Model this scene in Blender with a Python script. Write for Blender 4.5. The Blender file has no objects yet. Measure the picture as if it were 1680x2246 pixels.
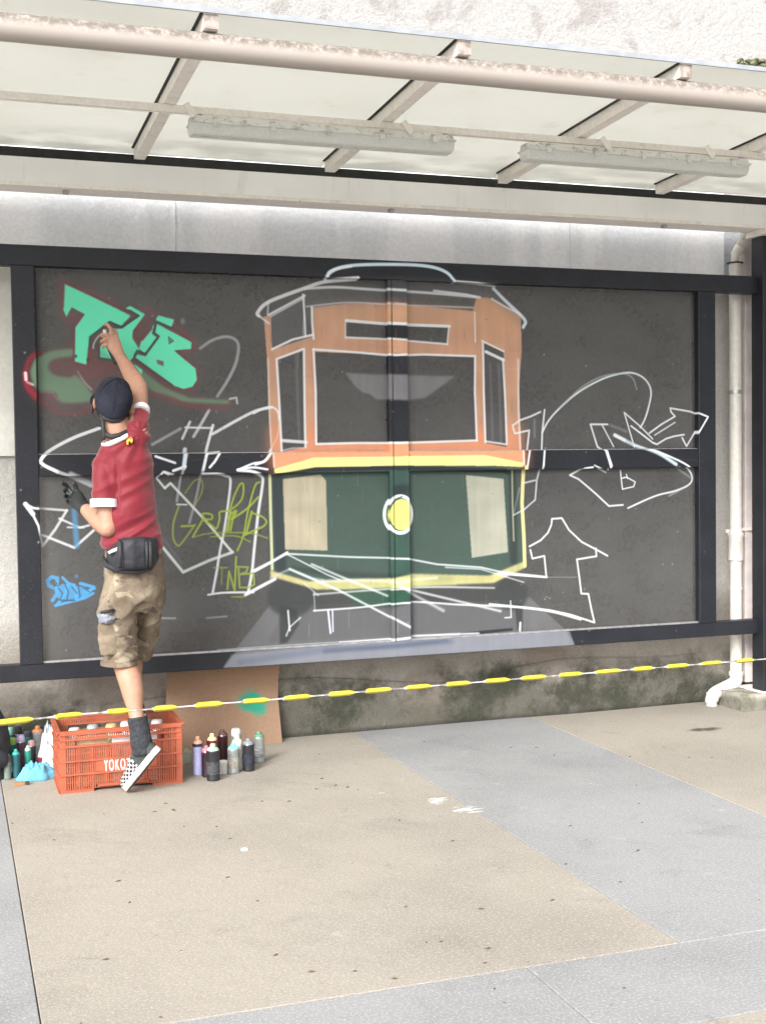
import bpy, bmesh, math, random
import numpy as np
from mathutils import Vector, Matrix, noise as mnoise
random.seed(7); np.random.seed(7)
S=bpy.context.scene; COL=S.collection
# ---------------------------------------------------------------- camera
F_PX,YAW,PITCH,ROLL,CAM_H=2747.6,math.radians(19.011),math.radians(-2.110),math.radians(-.749),1.45
def cam_axes():
    cy,sy,cp,sp=math.cos(YAW),math.sin(YAW),math.cos(PITCH),math.sin(PITCH)
    f=Vector((sy*cp,cy*cp,sp)); r=Vector((cy,-sy,0)); u=r.cross(f)
    cr,sr=math.cos(ROLL),math.sin(ROLL)
    return cr*r+sr*u,-sr*r+cr*u,f
RR,UU,FF=cam_axes()
cam=bpy.data.cameras.new('camera'); co=bpy.data.objects.new('camera',cam); COL.objects.link(co)
m=Matrix((RR,UU,-FF)).transposed().to_4x4(); m.translation=Vector((0,0,CAM_H)); co.matrix_world=m
cam.sensor_fit='VERTICAL'; cam.sensor_height=24; cam.sensor_width=18; cam.lens=24*F_PX/2246; cam.clip_end=500; cam.clip_start=.05
S.camera=co
# ---------------------------------------------------------------- world, sun, exposure
SUN_EL,SUN_AZ=math.radians(34),math.radians(222)      # azimuth clockwise from +y
wd=bpy.data.worlds.new('World'); S.world=wd; wd.use_nodes=True
nt=wd.node_tree; nt.nodes.clear()
sky=nt.nodes.new('ShaderNodeTexSky'); sky.sky_type='NISHITA'; sky.sun_disc=False
sky.sun_elevation=SUN_EL; sky.sun_rotation=SUN_AZ; sky.air_density=1; sky.dust_density=5; sky.ozone_density=1
hs=nt.nodes.new('ShaderNodeHueSaturation'); hs.inputs['Saturation'].default_value=.15   # overcast: cloud whitens the sky
bg=nt.nodes.new('ShaderNodeBackground'); bg.inputs[1].default_value=.15
wo=nt.nodes.new('ShaderNodeOutputWorld')
nt.links.new(sky.outputs[0],hs.inputs['Color']); nt.links.new(hs.outputs[0],bg.inputs[0]); nt.links.new(bg.outputs[0],wo.inputs[0])
sl=bpy.data.lights.new('sun','SUN'); sl.energy=1.2; sl.angle=math.radians(18); sl.color=(1,.97,.92)
so=bpy.data.objects.new('sun',sl); COL.objects.link(so)
dv=Vector((math.sin(SUN_AZ)*math.cos(SUN_EL),math.cos(SUN_AZ)*math.cos(SUN_EL),math.sin(SUN_EL)))
so.rotation_euler=dv.to_track_quat('Z','Y').to_euler(); so.location=dv*20
S.view_settings.view_transform='Standard'; S.view_settings.look='None'; S.view_settings.gamma=1
S.view_settings.use_curve_mapping=False; S.view_settings.exposure=1.15
S.render.engine='CYCLES'; S.cycles.max_bounces=8; S.cycles.transparent_max_bounces=12; S.cycles.use_denoising=True
# ---------------------------------------------------------------- helpers
def P(x,y,Y):      # where the sight line through photo pixel (x,y) meets the vertical plane at depth Y
    d=(x-840)/F_PX*RR-(y-1123)/F_PX*UU+FF
    t=Y/d.y; return Vector((d.x*t,Y,CAM_H+d.z*t))
def G(x,y,z=0):
    d=(x-840)/F_PX*RR-(y-1123)/F_PX*UU+FF
    t=(z-CAM_H)/d.z; return Vector((d.x*t,d.y*t,z))
def srgb(c):
    return tuple((v/255/12.92 if v/255<=.04045 else ((v/255+.055)/1.055)**2.4) for v in c[:3])
class M:           # tiny node-material builder
    def __init__(s,name,color=(.5,.5,.5),rough=.8,metal=0,spec=.3):
        s.m=bpy.data.materials.new(name); s.m.use_nodes=True; s.t=s.m.node_tree; s.n=s.t.nodes
        s.b=s.n['Principled BSDF']; s.out=s.n['Material Output']
        s.b.inputs['Roughness'].default_value=rough; s.b.inputs['Metallic'].default_value=metal
        s.b.inputs['Specular IOR Level'].default_value=spec
        s.b.inputs['Base Color'].default_value=(*color,1); s.c=None; s._pos=None; s.base=(*color,1)
    def L(s,a,b): s.t.links.new(a,b)
    def pos(s,obj=False):
        if obj: return s.n.new('ShaderNodeTexCoord').outputs['Object']
        if s._pos is None: s._pos=s.n.new('ShaderNodeNewGeometry').outputs['Position']
        return s._pos
    def noise(s,scale,detail=4,rough=.55,stretch=None,obj=False,dist=0):
        v=s.pos(obj)
        if stretch:
            mp=s.n.new('ShaderNodeMapping'); mp.inputs['Scale'].default_value=stretch; s.L(v,mp.inputs[0]); v=mp.outputs[0]
        t=s.n.new('ShaderNodeTexNoise'); t.inputs['Scale'].default_value=scale; t.inputs['Detail'].default_value=detail
        t.inputs['Roughness'].default_value=rough; t.inputs['Distortion'].default_value=dist; s.L(v,t.inputs['Vector']); return t.outputs['Fac']
    def voro(s,scale,feature='F1',out='Distance',stretch=None):
        v=s.pos()
        if stretch:
            mp=s.n.new('ShaderNodeMapping'); mp.inputs['Scale'].default_value=stretch; s.L(v,mp.inputs[0]); v=mp.outputs[0]
        t=s.n.new('ShaderNodeTexVoronoi'); t.feature=feature; t.inputs['Scale'].default_value=scale; s.L(v,t.inputs['Vector']); return t.outputs[out]
    def axis(s,i,obj=False):
        x=s.n.new('ShaderNodeSeparateXYZ'); s.L(s.pos(obj),x.inputs[0]); return x.outputs[i]
    def rng(s,v,a,b,c=0,d=1,smooth=True):
        r=s.n.new('ShaderNodeMapRange'); r.interpolation_type='SMOOTHSTEP' if smooth else 'LINEAR'
        s.L(v,r.inputs['Value']); 
        for k,x in zip(('From Min','From Max','To Min','To Max'),(a,b,c,d)): r.inputs[k].default_value=x
        return r.outputs[0]
    def math(s,op,a,b=None):
        r=s.n.new('ShaderNodeMath'); r.operation=op
        for i,x in enumerate((a,b)):
            if x is None: continue
            if isinstance(x,(int,float)): r.inputs[i].default_value=x
            else: s.L(x,r.inputs[i])
        return r.outputs[0]
    def mix(s,fac,a,b,blend='MIX'):
        r=s.n.new('ShaderNodeMix'); r.data_type='RGBA'; r.blend_type=blend
        for i,x in ((0,fac),(6,a),(7,b)):
            if isinstance(x,(int,float)): r.inputs[i].default_value=x
            elif isinstance(x,tuple): r.inputs[i].default_value=(*x[:3],1)
            else: s.L(x,r.inputs[i])
        return r.outputs[2]
    def over(s,fac,col,blend='MIX'):
        s.c=s.mix(fac,s.c if s.c is not None else s.base,col,blend); return s
    def mottle(s,scale,amount,dark=0,light=1.6,**k):   # gentle value variation
        f=s.noise(scale,**k); v=s.rng(f,.3,.7,1-amount,1+amount*.8)
        c=s.n.new('ShaderNodeCombineColor'); 
        for i in range(3): s.L(v,c.inputs[i])
        s.c=s.mix(1.0,s.c if s.c is not None else s.base,c.outputs[0],'MULTIPLY'); return s
    def bump(s,h,strength=.3,dist=.01):
        b=s.n.new('ShaderNodeBump'); b.inputs['Strength'].default_value=strength; b.inputs['Distance'].default_value=dist
        s.L(h,b.inputs['Height']); 
        pr=s.b.inputs['Normal']
        if pr.is_linked: s.L(pr.links[0].from_socket,b.inputs['Normal'])
        s.L(b.outputs[0],pr); return s
    def done(s):
        if s.c is not None: s.L(s.c,s.b.inputs['Base Color'])
        return s.m
def plain(name,c,rough=.6,metal=0,spec=.4,mot=.12,sc=18):
    return M(name,c,rough,metal,spec).mottle(sc,mot).done()
class MB:          # mesh collector
    def __init__(s): s.v=[];s.f=[];s.mi=[];s.cur=0
    def add(s,vs,fs):
        o=len(s.v); s.v+= [tuple(v) for v in vs]; s.f+=[tuple(i+o for i in f) for f in fs]; s.mi+=[s.cur]*len(fs); return s
    def box(s,a,b,bev=0):
        x0,y0,z0=[min(a[i],b[i]) for i in range(3)]; x1,y1,z1=[max(a[i],b[i]) for i in range(3)]
        if bev<=0:
            return s.add([(x,y,z) for x in (x0,x1) for y in (y0,y1) for z in (z0,z1)],[(0,1,3,2),(4,6,7,5),(0,4,5,1),(2,3,7,6),(0,2,6,4),(1,5,7,3)])
        bm=bmesh.new(); bmesh.ops.create_cube(bm,size=1)
        for v in bm.verts: v.co=Vector(((x0+x1)/2+v.co.x*(x1-x0),(y0+y1)/2+v.co.y*(y1-y0),(z0+z1)/2+v.co.z*(z1-z0)))
        bmesh.ops.bevel(bm,geom=bm.edges[:],offset=bev,segments=2,affect='EDGES',profile=.5)
        return s.bm(bm)
    def bm(s,bm):
        bm.verts.index_update(); s.add([v.co[:] for v in bm.verts],[[v.index for v in f.verts] for f in bm.faces]); bm.free(); return s
    def beam(s,p,q,w,h,up=(0,0,1)):
        p,q=Vector(p),Vector(q); d=(q-p).normalized(); up=Vector(up); a=d.cross(up).normalized(); b=a.cross(d)
        vs=[c+a*(w/2*i)+b*(h/2*j) for c in (p,q) for i,j in ((-1,-1),(1,-1),(1,1),(-1,1))]
        return s.add(vs,[(0,1,2,3),(7,6,5,4),(0,4,5,1),(1,5,6,2),(2,6,7,3),(3,7,4,0)])
    def tube(s,path,radii,n=16,cap=True,squash=None,up=None,rnd=False):
        path=[Vector(p) for p in path]; 
        if not hasattr(radii,'__len__'): radii=[radii]*len(path)
        radii=[r if hasattr(r,'__len__') else (r,r) for r in radii]
        if rnd:   # round the ends
            d0=(path[0]-path[1]).normalized(); d1=(path[-1]-path[-2]).normalized()
            r0,r1=radii[0],radii[-1]; m0=min(r0)
            m1=min(r1)
            path=[path[0]+d0*m0*.95,path[0]+d0*m0*.7]+path+[path[-1]+d1*m1*.7,path[-1]+d1*m1*.95]
            radii=[(r0[0]*.3,r0[1]*.3),(r0[0]*.72,r0[1]*.72)]+radii+[(r1[0]*.72,r1[1]*.72),(r1[0]*.3,r1[1]*.3)]
        N=len(path); fr=None; rings=[]
        for i in range(N):
            t=(path[min(i+1,N-1)]-path[max(i-1,0)]).normalized()
            if fr is None:
                u=Vector(up) if up is not None else (Vector((0,0,1)) if abs(t.z)<.9 else Vector((0,1,0)))
                a=(u-t*u.dot(t)).normalized()
            else: a=(fr-t*fr.dot(t)).normalized()
            fr=a; b=t.cross(a)
            rings.append([path[i]+a*(math.cos(k*2*math.pi/n)*radii[i][0])+b*(math.sin(k*2*math.pi/n)*radii[i][1]) for k in range(n)])
        return s.rings(rings,cap)
    def rings(s,rings,cap=True,close=True):
        n=len(rings[0]); vs=[v for r in rings for v in r]; fs=[]
        for i in range(len(rings)-1):
            for k in range(n if close else n-1):
                a=i*n+k; b=i*n+(k+1)%n; fs.append((a,b,b+n,a+n))
        if cap: fs.append(tuple(range(n-1,-1,-1))); fs.append(tuple((len(rings)-1)*n+k for k in range(n)))
        return s.add(vs,fs)
    def lathe(s,prof,c=(0,0,0),n=24,M4=None):
        rg=[[Vector((r*math.cos(k*2*math.pi/n),r*math.sin(k*2*math.pi/n),z)) for k in range(n)] for r,z in prof]
        if M4 is not None: rg=[[M4@v for v in r] for r in rg]
        c=Vector(c); return s.rings([[v+c for v in r] for r in rg])
    def ell(s,c,r,R=None,n=16,k=10):
        c=Vector(c); rg=[]
        for i in range(1,k):
            th=math.pi*i/k; rg.append([Vector((r[0]*math.sin(th)*math.cos(a*2*math.pi/n),r[1]*math.sin(th)*math.sin(a*2*math.pi/n),-r[2]*math.cos(th))) for a in range(n)])
        if R is not None: rg=[[R@v for v in q] for q in rg]
        return s.rings([[v+c for v in q] for q in rg])
    def build(s,name,mat,parent=None,smooth=False,uv=None,auto=None,loc=None):
        me=bpy.data.meshes.new(name); off=Vector(parent_world(parent)) if parent is not None else (Vector(loc) if loc is not None else Vector())
        me.from_pydata([tuple(Vector(v)-off) for v in s.v],[],s.f)
        for m_ in (mat if isinstance(mat,(list,tuple)) else [mat]): me.materials.append(m_)
        if len(set(s.mi))>1: me.polygons.foreach_set('material_index',s.mi)
        if uv:
            l=me.uv_layers.new(name='paint'); 
            for li in me.loops: l.data[li.index].uv=uv(Vector(s.v[li.vertex_index]))
        if smooth: me.polygons.foreach_set('use_smooth',[True]*len(me.polygons))
        me.update()
        bm=bmesh.new(); bm.from_mesh(me); bmesh.ops.recalc_face_normals(bm,faces=bm.faces[:]); bm.to_mesh(me); bm.free()
        if auto: me.set_sharp_from_angle(angle=math.radians(auto))
        o=bpy.data.objects.new(name,me); COL.objects.link(o)
        if parent is not None: o.parent=parent
        elif loc is not None: o.location=off
        return o
def parent_world(p):
    v=Vector()
    while p is not None: v=v+p.location; p=p.parent
    return v
def empty(name,loc,label=None,cat=None,group=None,kind=None):
    o=bpy.data.objects.new(name,None); o.location=loc; o.empty_display_size=.1; COL.objects.link(o); return tag(o,label,cat,group,kind)
def tag(o,label=None,cat=None,group=None,kind=None):
    if label: o['label']=label
    if cat: o['category']=cat
    if group: o['group']=group
    if kind: o['kind']=kind
    return o
def remesh(mb,voxel,smooth=4,disp=None):
    me=bpy.data.meshes.new('tmp'); me.from_pydata([tuple(v) for v in mb.v],[],mb.f); me.update()
    bm=bmesh.new(); bm.from_mesh(me); bmesh.ops.recalc_face_normals(bm,faces=bm.faces[:]); bm.to_mesh(me); bm.free()
    o=bpy.data.objects.new('tmp',me); COL.objects.link(o)
    r=o.modifiers.new('r','REMESH'); r.mode='VOXEL'; r.voxel_size=voxel
    if smooth: q=o.modifiers.new('s','SMOOTH'); q.factor=.5; q.iterations=smooth
    dg=bpy.context.evaluated_depsgraph_get(); ev=o.evaluated_get(dg); nm=bpy.data.meshes.new_from_object(ev)
    bpy.data.objects.remove(o)
    n=len(nm.vertices); a=np.empty(n*3,np.float32); nm.vertices.foreach_get('co',a); a=a.reshape(-1,3)
    if disp:
        nn=[v.normal.copy() for v in nm.vertices]
        a=np.array([tuple(Vector(a[i].tolist())+nn[i]*disp(Vector(a[i].tolist()),nn[i])) for i in range(n)])
    out=MB(); out.v=[tuple(x) for x in a.tolist()]; out.f=[tuple(p.vertices) for p in nm.polygons]; out.mi=[0]*len(out.f)
    return out
# ---------------------------------------------------------------- spray paint on the hoarding (colour only, computed here)
YP,YS,YW=6.22,6.262,6.50          # rail fronts, mesh sheets, wall
PX0,PX1,PZ0,PZ1,PR=.12,4.52,.38,2.62,460
PWd,PHt=int((PX1-PX0)*PR),int((PZ1-PZ0)*PR)
rgba=np.zeros((PHt,PWd,4),np.float32)
_rn=np.random.RandomState(3)
def _fn(sx,sy):                    # smooth random field
    g=_rn.rand(PHt//sy+3,PWd//sx+3).astype(np.float32)
    yi=np.arange(PHt)/sy; xi=np.arange(PWd)/sx; y0=yi.astype(int); x0=xi.astype(int); fy=(yi-y0)[:,None]; fx=(xi-x0)[None]
    return (g[y0][:,x0]*(1-fy)*(1-fx)+g[y0+1][:,x0]*fy*(1-fx)+g[y0][:,x0+1]*(1-fy)*fx+g[y0+1][:,x0+1]*fy*fx)
N1=_rn.rand(PHt,PWd).astype(np.float32); N2=_fn(5,5); N3=_fn(38,26); N4=_fn(9,120)
ZO={'A':(0,560,.3625),'B':(0,1050,.3625),'T':(560,560,.3746),'U':(480,960,.4834),'R':(1100,780,.3505),'G':(360,1020,.1692),'S':(0,0,1)}
def tp(z,pts):
    ox,oy,s=ZO[z]; o=[]
    for x,y in pts:
        v=P(ox+x*s,oy+y*s,YP); o.append(((v.x-PX0)*PR,(v.z-PZ0)*PR))
    return np.array(o,np.float32)
def smooth(p,k=6):
    if len(p)<3: return p
    q=np.vstack([2*p[0]-p[1],p,2*p[-1]-p[-2]]); o=[]
    for i in range(1,len(q)-2):
        a,b,c,d=q[i-1:i+3]
        for t in np.linspace(0,1,k,endpoint=False):
            o.append(.5*((2*b)+(c-a)*t+(2*a-5*b+4*c-d)*t*t+(3*b-a-3*c+d)*t**3))
    o.append(p[-1]); return np.array(o)
def comp(cov,sl,col,rem=False):
    r=rgba[sl]; c=np.clip(cov,0,1)[...,None]
    if rem: r[...,3:]*=(1-c); return
    a0=r[...,3:]; a=c+a0*(1-c); cc=np.array(col,np.float32)/255 if not isinstance(col,np.ndarray) else col
    r[...,:3]=np.where(a>1e-4,(cc*c+r[...,:3]*a0*(1-c))/np.maximum(a,1e-4),r[...,:3]); r[...,3:]=a
def stroke(z,pts,col=(225,228,232),w=5,al=.95,soft=1.6,sm=False,grain=.25,taper=0):
    p=tp(z,pts); p=smooth(p) if sm else p; s=PR*.00236          # photo px to texture px
    r=w*s*.42; sf=max(soft*s,.8); m=int(r+sf*2+3)
    x0,y0=np.maximum(p.min(0).astype(int)-m,0); x1=min(int(p[:,0].max())+m,PWd); y1=min(int(p[:,1].max())+m,PHt)
    if x1<=x0 or y1<=y0: return
    cov=np.zeros((y1-y0,x1-x0),np.float32)
    for i in range(len(p)-1):
        a,b=p[i],p[i+1]; rr=r*(1-taper*i/max(1,len(p)-1))
        sx0=max(int(min(a[0],b[0]))-m,x0); sx1=min(int(max(a[0],b[0]))+m,x1); sy0=max(int(min(a[1],b[1]))-m,y0); sy1=min(int(max(a[1],b[1]))+m,y1)
        if sx1<=sx0 or sy1<=sy0: continue
        yy,xx=np.mgrid[sy0:sy1,sx0:sx1]; d=b-a; L=max((d**2).sum(),1e-6)
        t=np.clip(((xx-a[0])*d[0]+(yy-a[1])*d[1])/L,0,1); ds=np.hypot(xx-a[0]-t*d[0],yy-a[1]-t*d[1])
        c=np.clip((rr-ds)/(2*sf)+.5,0,1)
        v=cov[sy0-y0:sy1-y0,sx0-x0:sx1-x0]; np.maximum(v,c,out=v)
    sl=(slice(y0,y1),slice(x0,x1)); cov=cov*cov*(3-2*cov)
    cov=cov*al*(1-grain*(.6*N2[sl]+.4*N1[sl])*(1.3-cov)); comp(cov,sl,col)
def inside(p,xx,yy):
    c=np.zeros(xx.shape,bool); n=len(p)
    for i in range(n):
        x1,y1=p[i]; x2,y2=p[(i+1)%n]
        if y1==y2: continue
        c^=((y1>yy)!=(y2>yy))&(xx<(x2-x1)*(yy-y1)/(y2-y1)+x1)
    return c
def blur(a,r):
    if r<1: return a
    k=np.exp(-.5*(np.arange(-2*r,2*r+1)/r)**2); k/=k.sum()
    a=np.apply_along_axis(lambda v:np.convolve(v,k,'same'),0,a); return np.apply_along_axis(lambda v:np.convolve(v,k,'same'),1,a)
def fill(z,pts,col,al=.95,soft=1,sm=False,rem=False,grain=.17,streak=0):
    p=tp(z,pts)
    if sm: p=smooth(np.vstack([p,p[:1]]),5)
    b=max(1,int(round(soft*PR*.00236))); m=b*3+6
    x0,y0=np.maximum(p.min(0).astype(int)-m,0); x1=min(int(p[:,0].max())+m,PWd); y1=min(int(p[:,1].max())+m,PHt)
    if x1-x0<13 or y1-y0<13: return
    yy,xx=np.mgrid[y0:y1,x0:x1]; cov=blur(inside(p,xx+.5,yy+.5).astype(np.float32),b); sl=(slice(y0,y1),slice(x0,x1))
    if soft>5: cov=np.clip(cov*(1+.5*(N2[sl]-.5)+.25*(N1[sl]-.5)),0,1)
    comp(cov*al*(1-grain*N1[sl]*.6-streak*N4[sl]-grain*N3[sl]),sl,col,rem)
def ellp(z,cx,cy,rx,ry,n=28): return [(cx+rx*math.cos(a*2*math.pi/n),cy+ry*math.sin(a*2*math.pi/n)) for a in range(n)]
W_=(228,231,236); GR=(165,166,172)
# rails of the tram and ground plane
fill('U',[(240,765),(20,1045),(1612,941),(1590,880),(1420,725),(1340,740)],(110,111,116),.86,1.2,streak=.12)
fill('U',[(300,800),(230,935),(880,905),(1380,880),(1375,755),(860,740),(440,770)],(84,84,86),.62,3)
fill('U',[(60,985),(20,1045),(1612,941),(1570,872),(1200,893),(800,918)],(122,125,135),.9,1.5,streak=.15)
stroke('U',[(100,1020),(470,965),(800,945),(1050,925)],(84,92,108),18,.55,7)
stroke('U',[(480,970),(820,945),(1030,922)],(70,78,95),10,.6,5)
stroke('U',[(1110,897),(1340,875)],(22,24,30),8,.9,1.5)
# lower body
fill('U',[(245,150),(700,128),(1368,128),(1400,590),(1255,655),(780,695),(430,690),(242,605)],(55,84,74),.93,1.5,streak=.16)
stroke('U',[(275,165),(280,400),(290,600)],(36,44,52),30,.85,6)
stroke('U',[(260,160),(430,145),(800,138),(1300,150),(1345,170)],(28,32,38),12,.9,2)
stroke('U',[(1345,160),(1350,560)],(34,44,46),24,.8,5)
stroke('U',[(340,600),(600,625),(900,640),(1250,640)],(36,48,50),16,.6,6)
fill('U',[(430,700),(800,690),(1260,680),(1270,760),(870,750),(780,775),(440,790)],(50,54,54),.85,3)
fill('U',[(570,702),(800,690),(870,700),(865,745),(780,765),(650,770)],(34,84,62),.75,4)
fill('U',ellp('U',335,725,112,92),(46,51,52),.95,4)
fill('U',ellp('U',1338,712,78,74),(46,51,52),.95,4)
fill('U',[(285,760),(360,780),(375,850),(320,935),(285,940)],(40,44,46),.9,2)
fill('U',[(1355,760),(1392,760),(1390,885),(1368,885)],(38,42,44),.9,2)
fill('U',[(300,188),(470,167),(497,195),(503,515),(310,510)],(206,190,163),.96,1,streak=.14)
fill('U',[(1133,170),(1305,187),(1325,522),(1160,548)],(199,193,175),.96,1,streak=.12)
stroke('U',[(372,240),(370,470)],(176,160,134),5,.35,3); stroke('U',[(410,260),(412,460)],(220,200,172),5,.3,3)
# upper body
fill('T',[(62,352),(104,350),(110,548),(345,472),(350,300),(560,276),(785,272),(1290,322),(1312,240),(1390,245),(1572,345),(1576,560),(1560,760),(1568,1000),(1580,1225),(1340,1180),(350,1185),(112,1255),(95,1000),(80,600)],(222,168,134),.93,1.2,streak=.16)
fill('T',[(100,1000),(1570,1000),(1582,1228),(1340,1180),(350,1185),(112,1255)],(230,148,106),.8,14)
fill('T',[(350,300),(785,272),(1290,322),(1290,380),(350,380)],(200,160,128),.6,12)
fill('T',[(1312,240),(1390,245),(1560,345),(1480,460),(1310,430)],(204,158,122),.5,8)
fill('T',[(112,1252),(350,1183),(560,1182),(1340,1170),(1568,1215),(1566,1240),(1400,1232),(900,1232),(360,1240),(240,1262),(112,1284)],(243,233,148),.97,1)
for q in ([(540,388),(1150,410),(1140,514),(540,475)],[(362,562),(1300,590),(1310,1085),(372,1102)],[(142,605),(295,550),(308,1122),(165,1150)],[(1347,505),(1470,562),(1488,1122),(1365,1098)]): fill('T',q,(0,0,0),1,.8,rem=True,grain=0)
for q in ([(250,585),(268,1085)],[(1390,640),(1405,1080)],[(1440,640),(1455,1100)]): stroke('T',q,(130,128,134),7,.45,4,grain=.5)
fill('T',[(538,685),(700,695),(1183,706),(1010,832),(900,848),(720,840),(690,812),(640,800),(600,765)],(132,131,135),.9,1.5,streak=.2)
fill('T',[(90,345),(350,175),(780,138),(1000,150),(1410,168),(1600,390),(1560,405),(1390,248),(1300,240),(800,278),(350,300),(340,470),(110,548)],(118,118,124),.34,6,grain=.3)
# headlight, cream outlines
stroke('U',[(1395,135),(1388,300),(1396,450),(1400,585)],(222,214,152),11,.95,1.5)
stroke('U',[(1343,150),(1345,300),(1350,470)],(196,192,150),5,.8,2)
stroke('U',[(240,170),(245,400),(250,600)],(212,216,172),8,.9,1.8)
fill('U',[(243,605),(420,655),(560,648),(780,640),(875,620),(1240,628),(1395,565),(1402,592),(1262,660),(870,682),(600,692),(450,692),(243,632)],(222,212,142),.94,1.6,streak=.1)
fill('U',[(790,215),(862,215),(862,260),(790,260)],(24,28,36),.6,4)
stroke('U',ellp('U',822,350,62,84)+[(884,350)],(232,234,238),9,.97,1.4)
fill('U',ellp('U',828,350,52,71),(244,236,122),.98,1)
stroke('U',ellp('U',824,350,62,84)+[(886,350)],(232,234,238),7,.9,1.4)
stroke('U',[(785,300),(800,280),(830,268)],(60,70,70),4,.8,1)
# white chalky outlines of the tram
ws=lambda z,p,w=6,al=.93,soft=1.5,sm=False,c=W_:stroke(z,p,c,w,al,soft,sm)
ws('T',[(420,140),(440,95),(560,62),(800,55),(1000,65),(1110,98),(1165,152)],8,.95,1.8,True,(205,226,240))
ws('T',[(415,125),(470,85),(560,66)],6,.8,2.4,True)
ws('T',[(1165,152),(1300,162),(1420,178)],4,.8,1.8)
ws('T',[(30,350),(25,330),(90,268),(300,188),(420,150),(600,135)],9,.9,2.2,True)
ws('T',[(25,345),(90,395)],5,.8,2)
ws('T',[(300,190),(480,182),(700,196),(1060,218),(1330,242)],7,.82,2.4,True)
ws('T',[(1060,203),(1250,225),(1310,238)],6,.8,2); ws('T',[(1410,190),(1480,262),(1592,372),(1585,418)],9,.93,1.8,True,(215,226,236))
ws('T',[(1400,250),(1470,292),(1570,342)],5,.8,2)
ws('T',[(90,345),(300,232)],6,.85,2); ws('T',[(100,355),(290,250)],4,.6,2); ws('T',[(88,270),(82,345)],4,.6,2)
ws('T',[(290,225),(300,350),(305,470)],5,.85,1.5); ws('T',[(300,225),(292,460)],3,.5,1.5)
ws('T',[(310,296),(560,272),(800,285),(1000,292),(1290,302)],4,.75,2.2,True,(200,206,215)); ws('T',[(343,300),(345,400),(353,485)],6,.9,1.6)
ws('T',[(108,548),(230,490),(350,462)],6,.93,1.6)
ws('T',[(305,1120),(300,900),(296,545),(135,605),(150,850),(165,1145)],6,.93,1.5); ws('T',[(165,1085),(310,1095)],8,.85,2); ws('T',[(165,1145),(230,1130),(310,1128)],3,.6,2)
ws('T',[(350,548),(600,565),(820,585),(1000,578),(1302,588),(1300,800),(1312,1085)],6,.95,1.5); ws('T',[(1312,1085),(1100,1092),(850,1100),(600,1100),(368,1106),(365,800),(352,548)],6,.95,1.5)
ws('T',[(545,378),(800,400),(1152,412)],8,.95,1.6); ws('T',[(1148,412),(1138,518)],4,.85,1.4); ws('T',[(540,385),(540,472)],4,.7,1.6); ws('T',[(540,478),(800,490),(1140,518)],5,.9,1.8,True)
ws('T',[(1342,498),(1470,560)],5,.9,1.4); ws('T',[(1348,510),(1352,800),(1362,1095)],6,.93,1.4); ws('T',[(1365,562),(1470,612)],8,.95,1.6); ws('T',[(1465,605),(1478,850),(1488,1105)],6,.9,1.6); ws('T',[(1365,1090),(1485,1108)],5,.85,1.8)
ws('T',[(1300,330),(1303,505)],4,.85,1.4); ws('T',[(1555,610),(1556,900),(1572,1230)],5,.75,2); ws('T',[(85,600),(92,900),(110,1240)],4,.6,2)
ws('U',[(245,640),(330,600),(430,642),(480,650)],6,.6,3,False,(200,204,206))
ws('U',[(318,530),(600,545),(860,551),(1000,578),(1200,592),(1300,615),(1500,636)],5,.85,2)
ws('U',[(318,532),(500,625),(560,650)],4,.8,1.8); ws('U',[(318,530),(170,612)],5,.9,1.6); ws('U',[(330,600),(560,700),(870,862)],6,.82,2.6); ws('U',[(430,578),(600,650),(775,722)],6,.75,2.6)
ws('U',[(820,672),(900,720),(1030,790)],8,.6,4); ws('U',[(860,690),(1080,742),(1290,792)],6,.8,3.2); ws('U',[(1040,592),(1200,600),(1395,660)],4,.7,2)
ws('U',[(440,790),(650,775),(870,750),(1100,762),(1300,770),(1500,790),(1655,830)],5,.88,2,True); ws('U',[(440,716),(800,690),(1000,682),(1260,686)],5,.7,2.6,True)
ws('U',[(480,655),(650,650),(800,655),(1000,640)],7,.5,4); ws('U',[(440,705),(445,790)],3,.6,2)
ws('U',[(505,790),(516,892)],5,.92,1.3,False,(226,232,250)); ws('U',[(525,790),(527,885)],4,.85,1.3,False,(226,232,250)); ws('U',[(322,790),(330,880)],5,.85,1.6); ws('U',[(314,905),(330,865),(378,822)],4,.8,2)
ws('U',[(1335,745),(1338,820),(1310,822)],4,.85,1.5); ws('U',[(1380,845),(1378,885)],7,.9,1.6)
ws('U',[(560,935),(800,918),(900,905),(1190,893)],6,.85,2.4); ws('U',[(0,968),(300,948),(560,932)],2,.7,1)
ws('U',[(390,660),(460,720)],4,.5,2)
# white letter outlines left
gs=lambda z,p,w=5,al=.6,soft=2.2,sm=True,c=(178,180,185):stroke(z,p,c,w,al,soft,sm)
ws('A',[(612,1045),(450,1105),(310,1180),(252,1235),(262,1268),(350,1312)],8,.95,1.4,True); gs('A',[(350,1312),(440,1345),(560,1400)],7,.8,2.5); gs('A',[(430,1325),(560,1385)],10,.6,4)
ws('B',[(410,195),(205,180),(152,155),(200,220),(235,290),(260,400)],5,.85,1.8); ws('B',[(155,155),(200,215)],10,.9,2)
ws('B',[(410,195),(340,310),(262,412)],6,.85,1.8); ws('B',[(262,345),(455,422),(578,312)],6,.92,1.8); ws('B',[(365,245),(490,300),(548,285)],5,.9,1.8); ws('B',[(415,298),(512,300)],4,.85,1.6)
stroke('B',[(455,200),(470,410)],(84,142,184),13,.8,4)
gs('A',[(475,700),(520,770),(560,810)],5,.8,2)
gs('A',[(1220,560),(1300,508),(1390,490),(1450,530),(1440,640),(1390,750),(1325,852)],7,.72,2.5)
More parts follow.
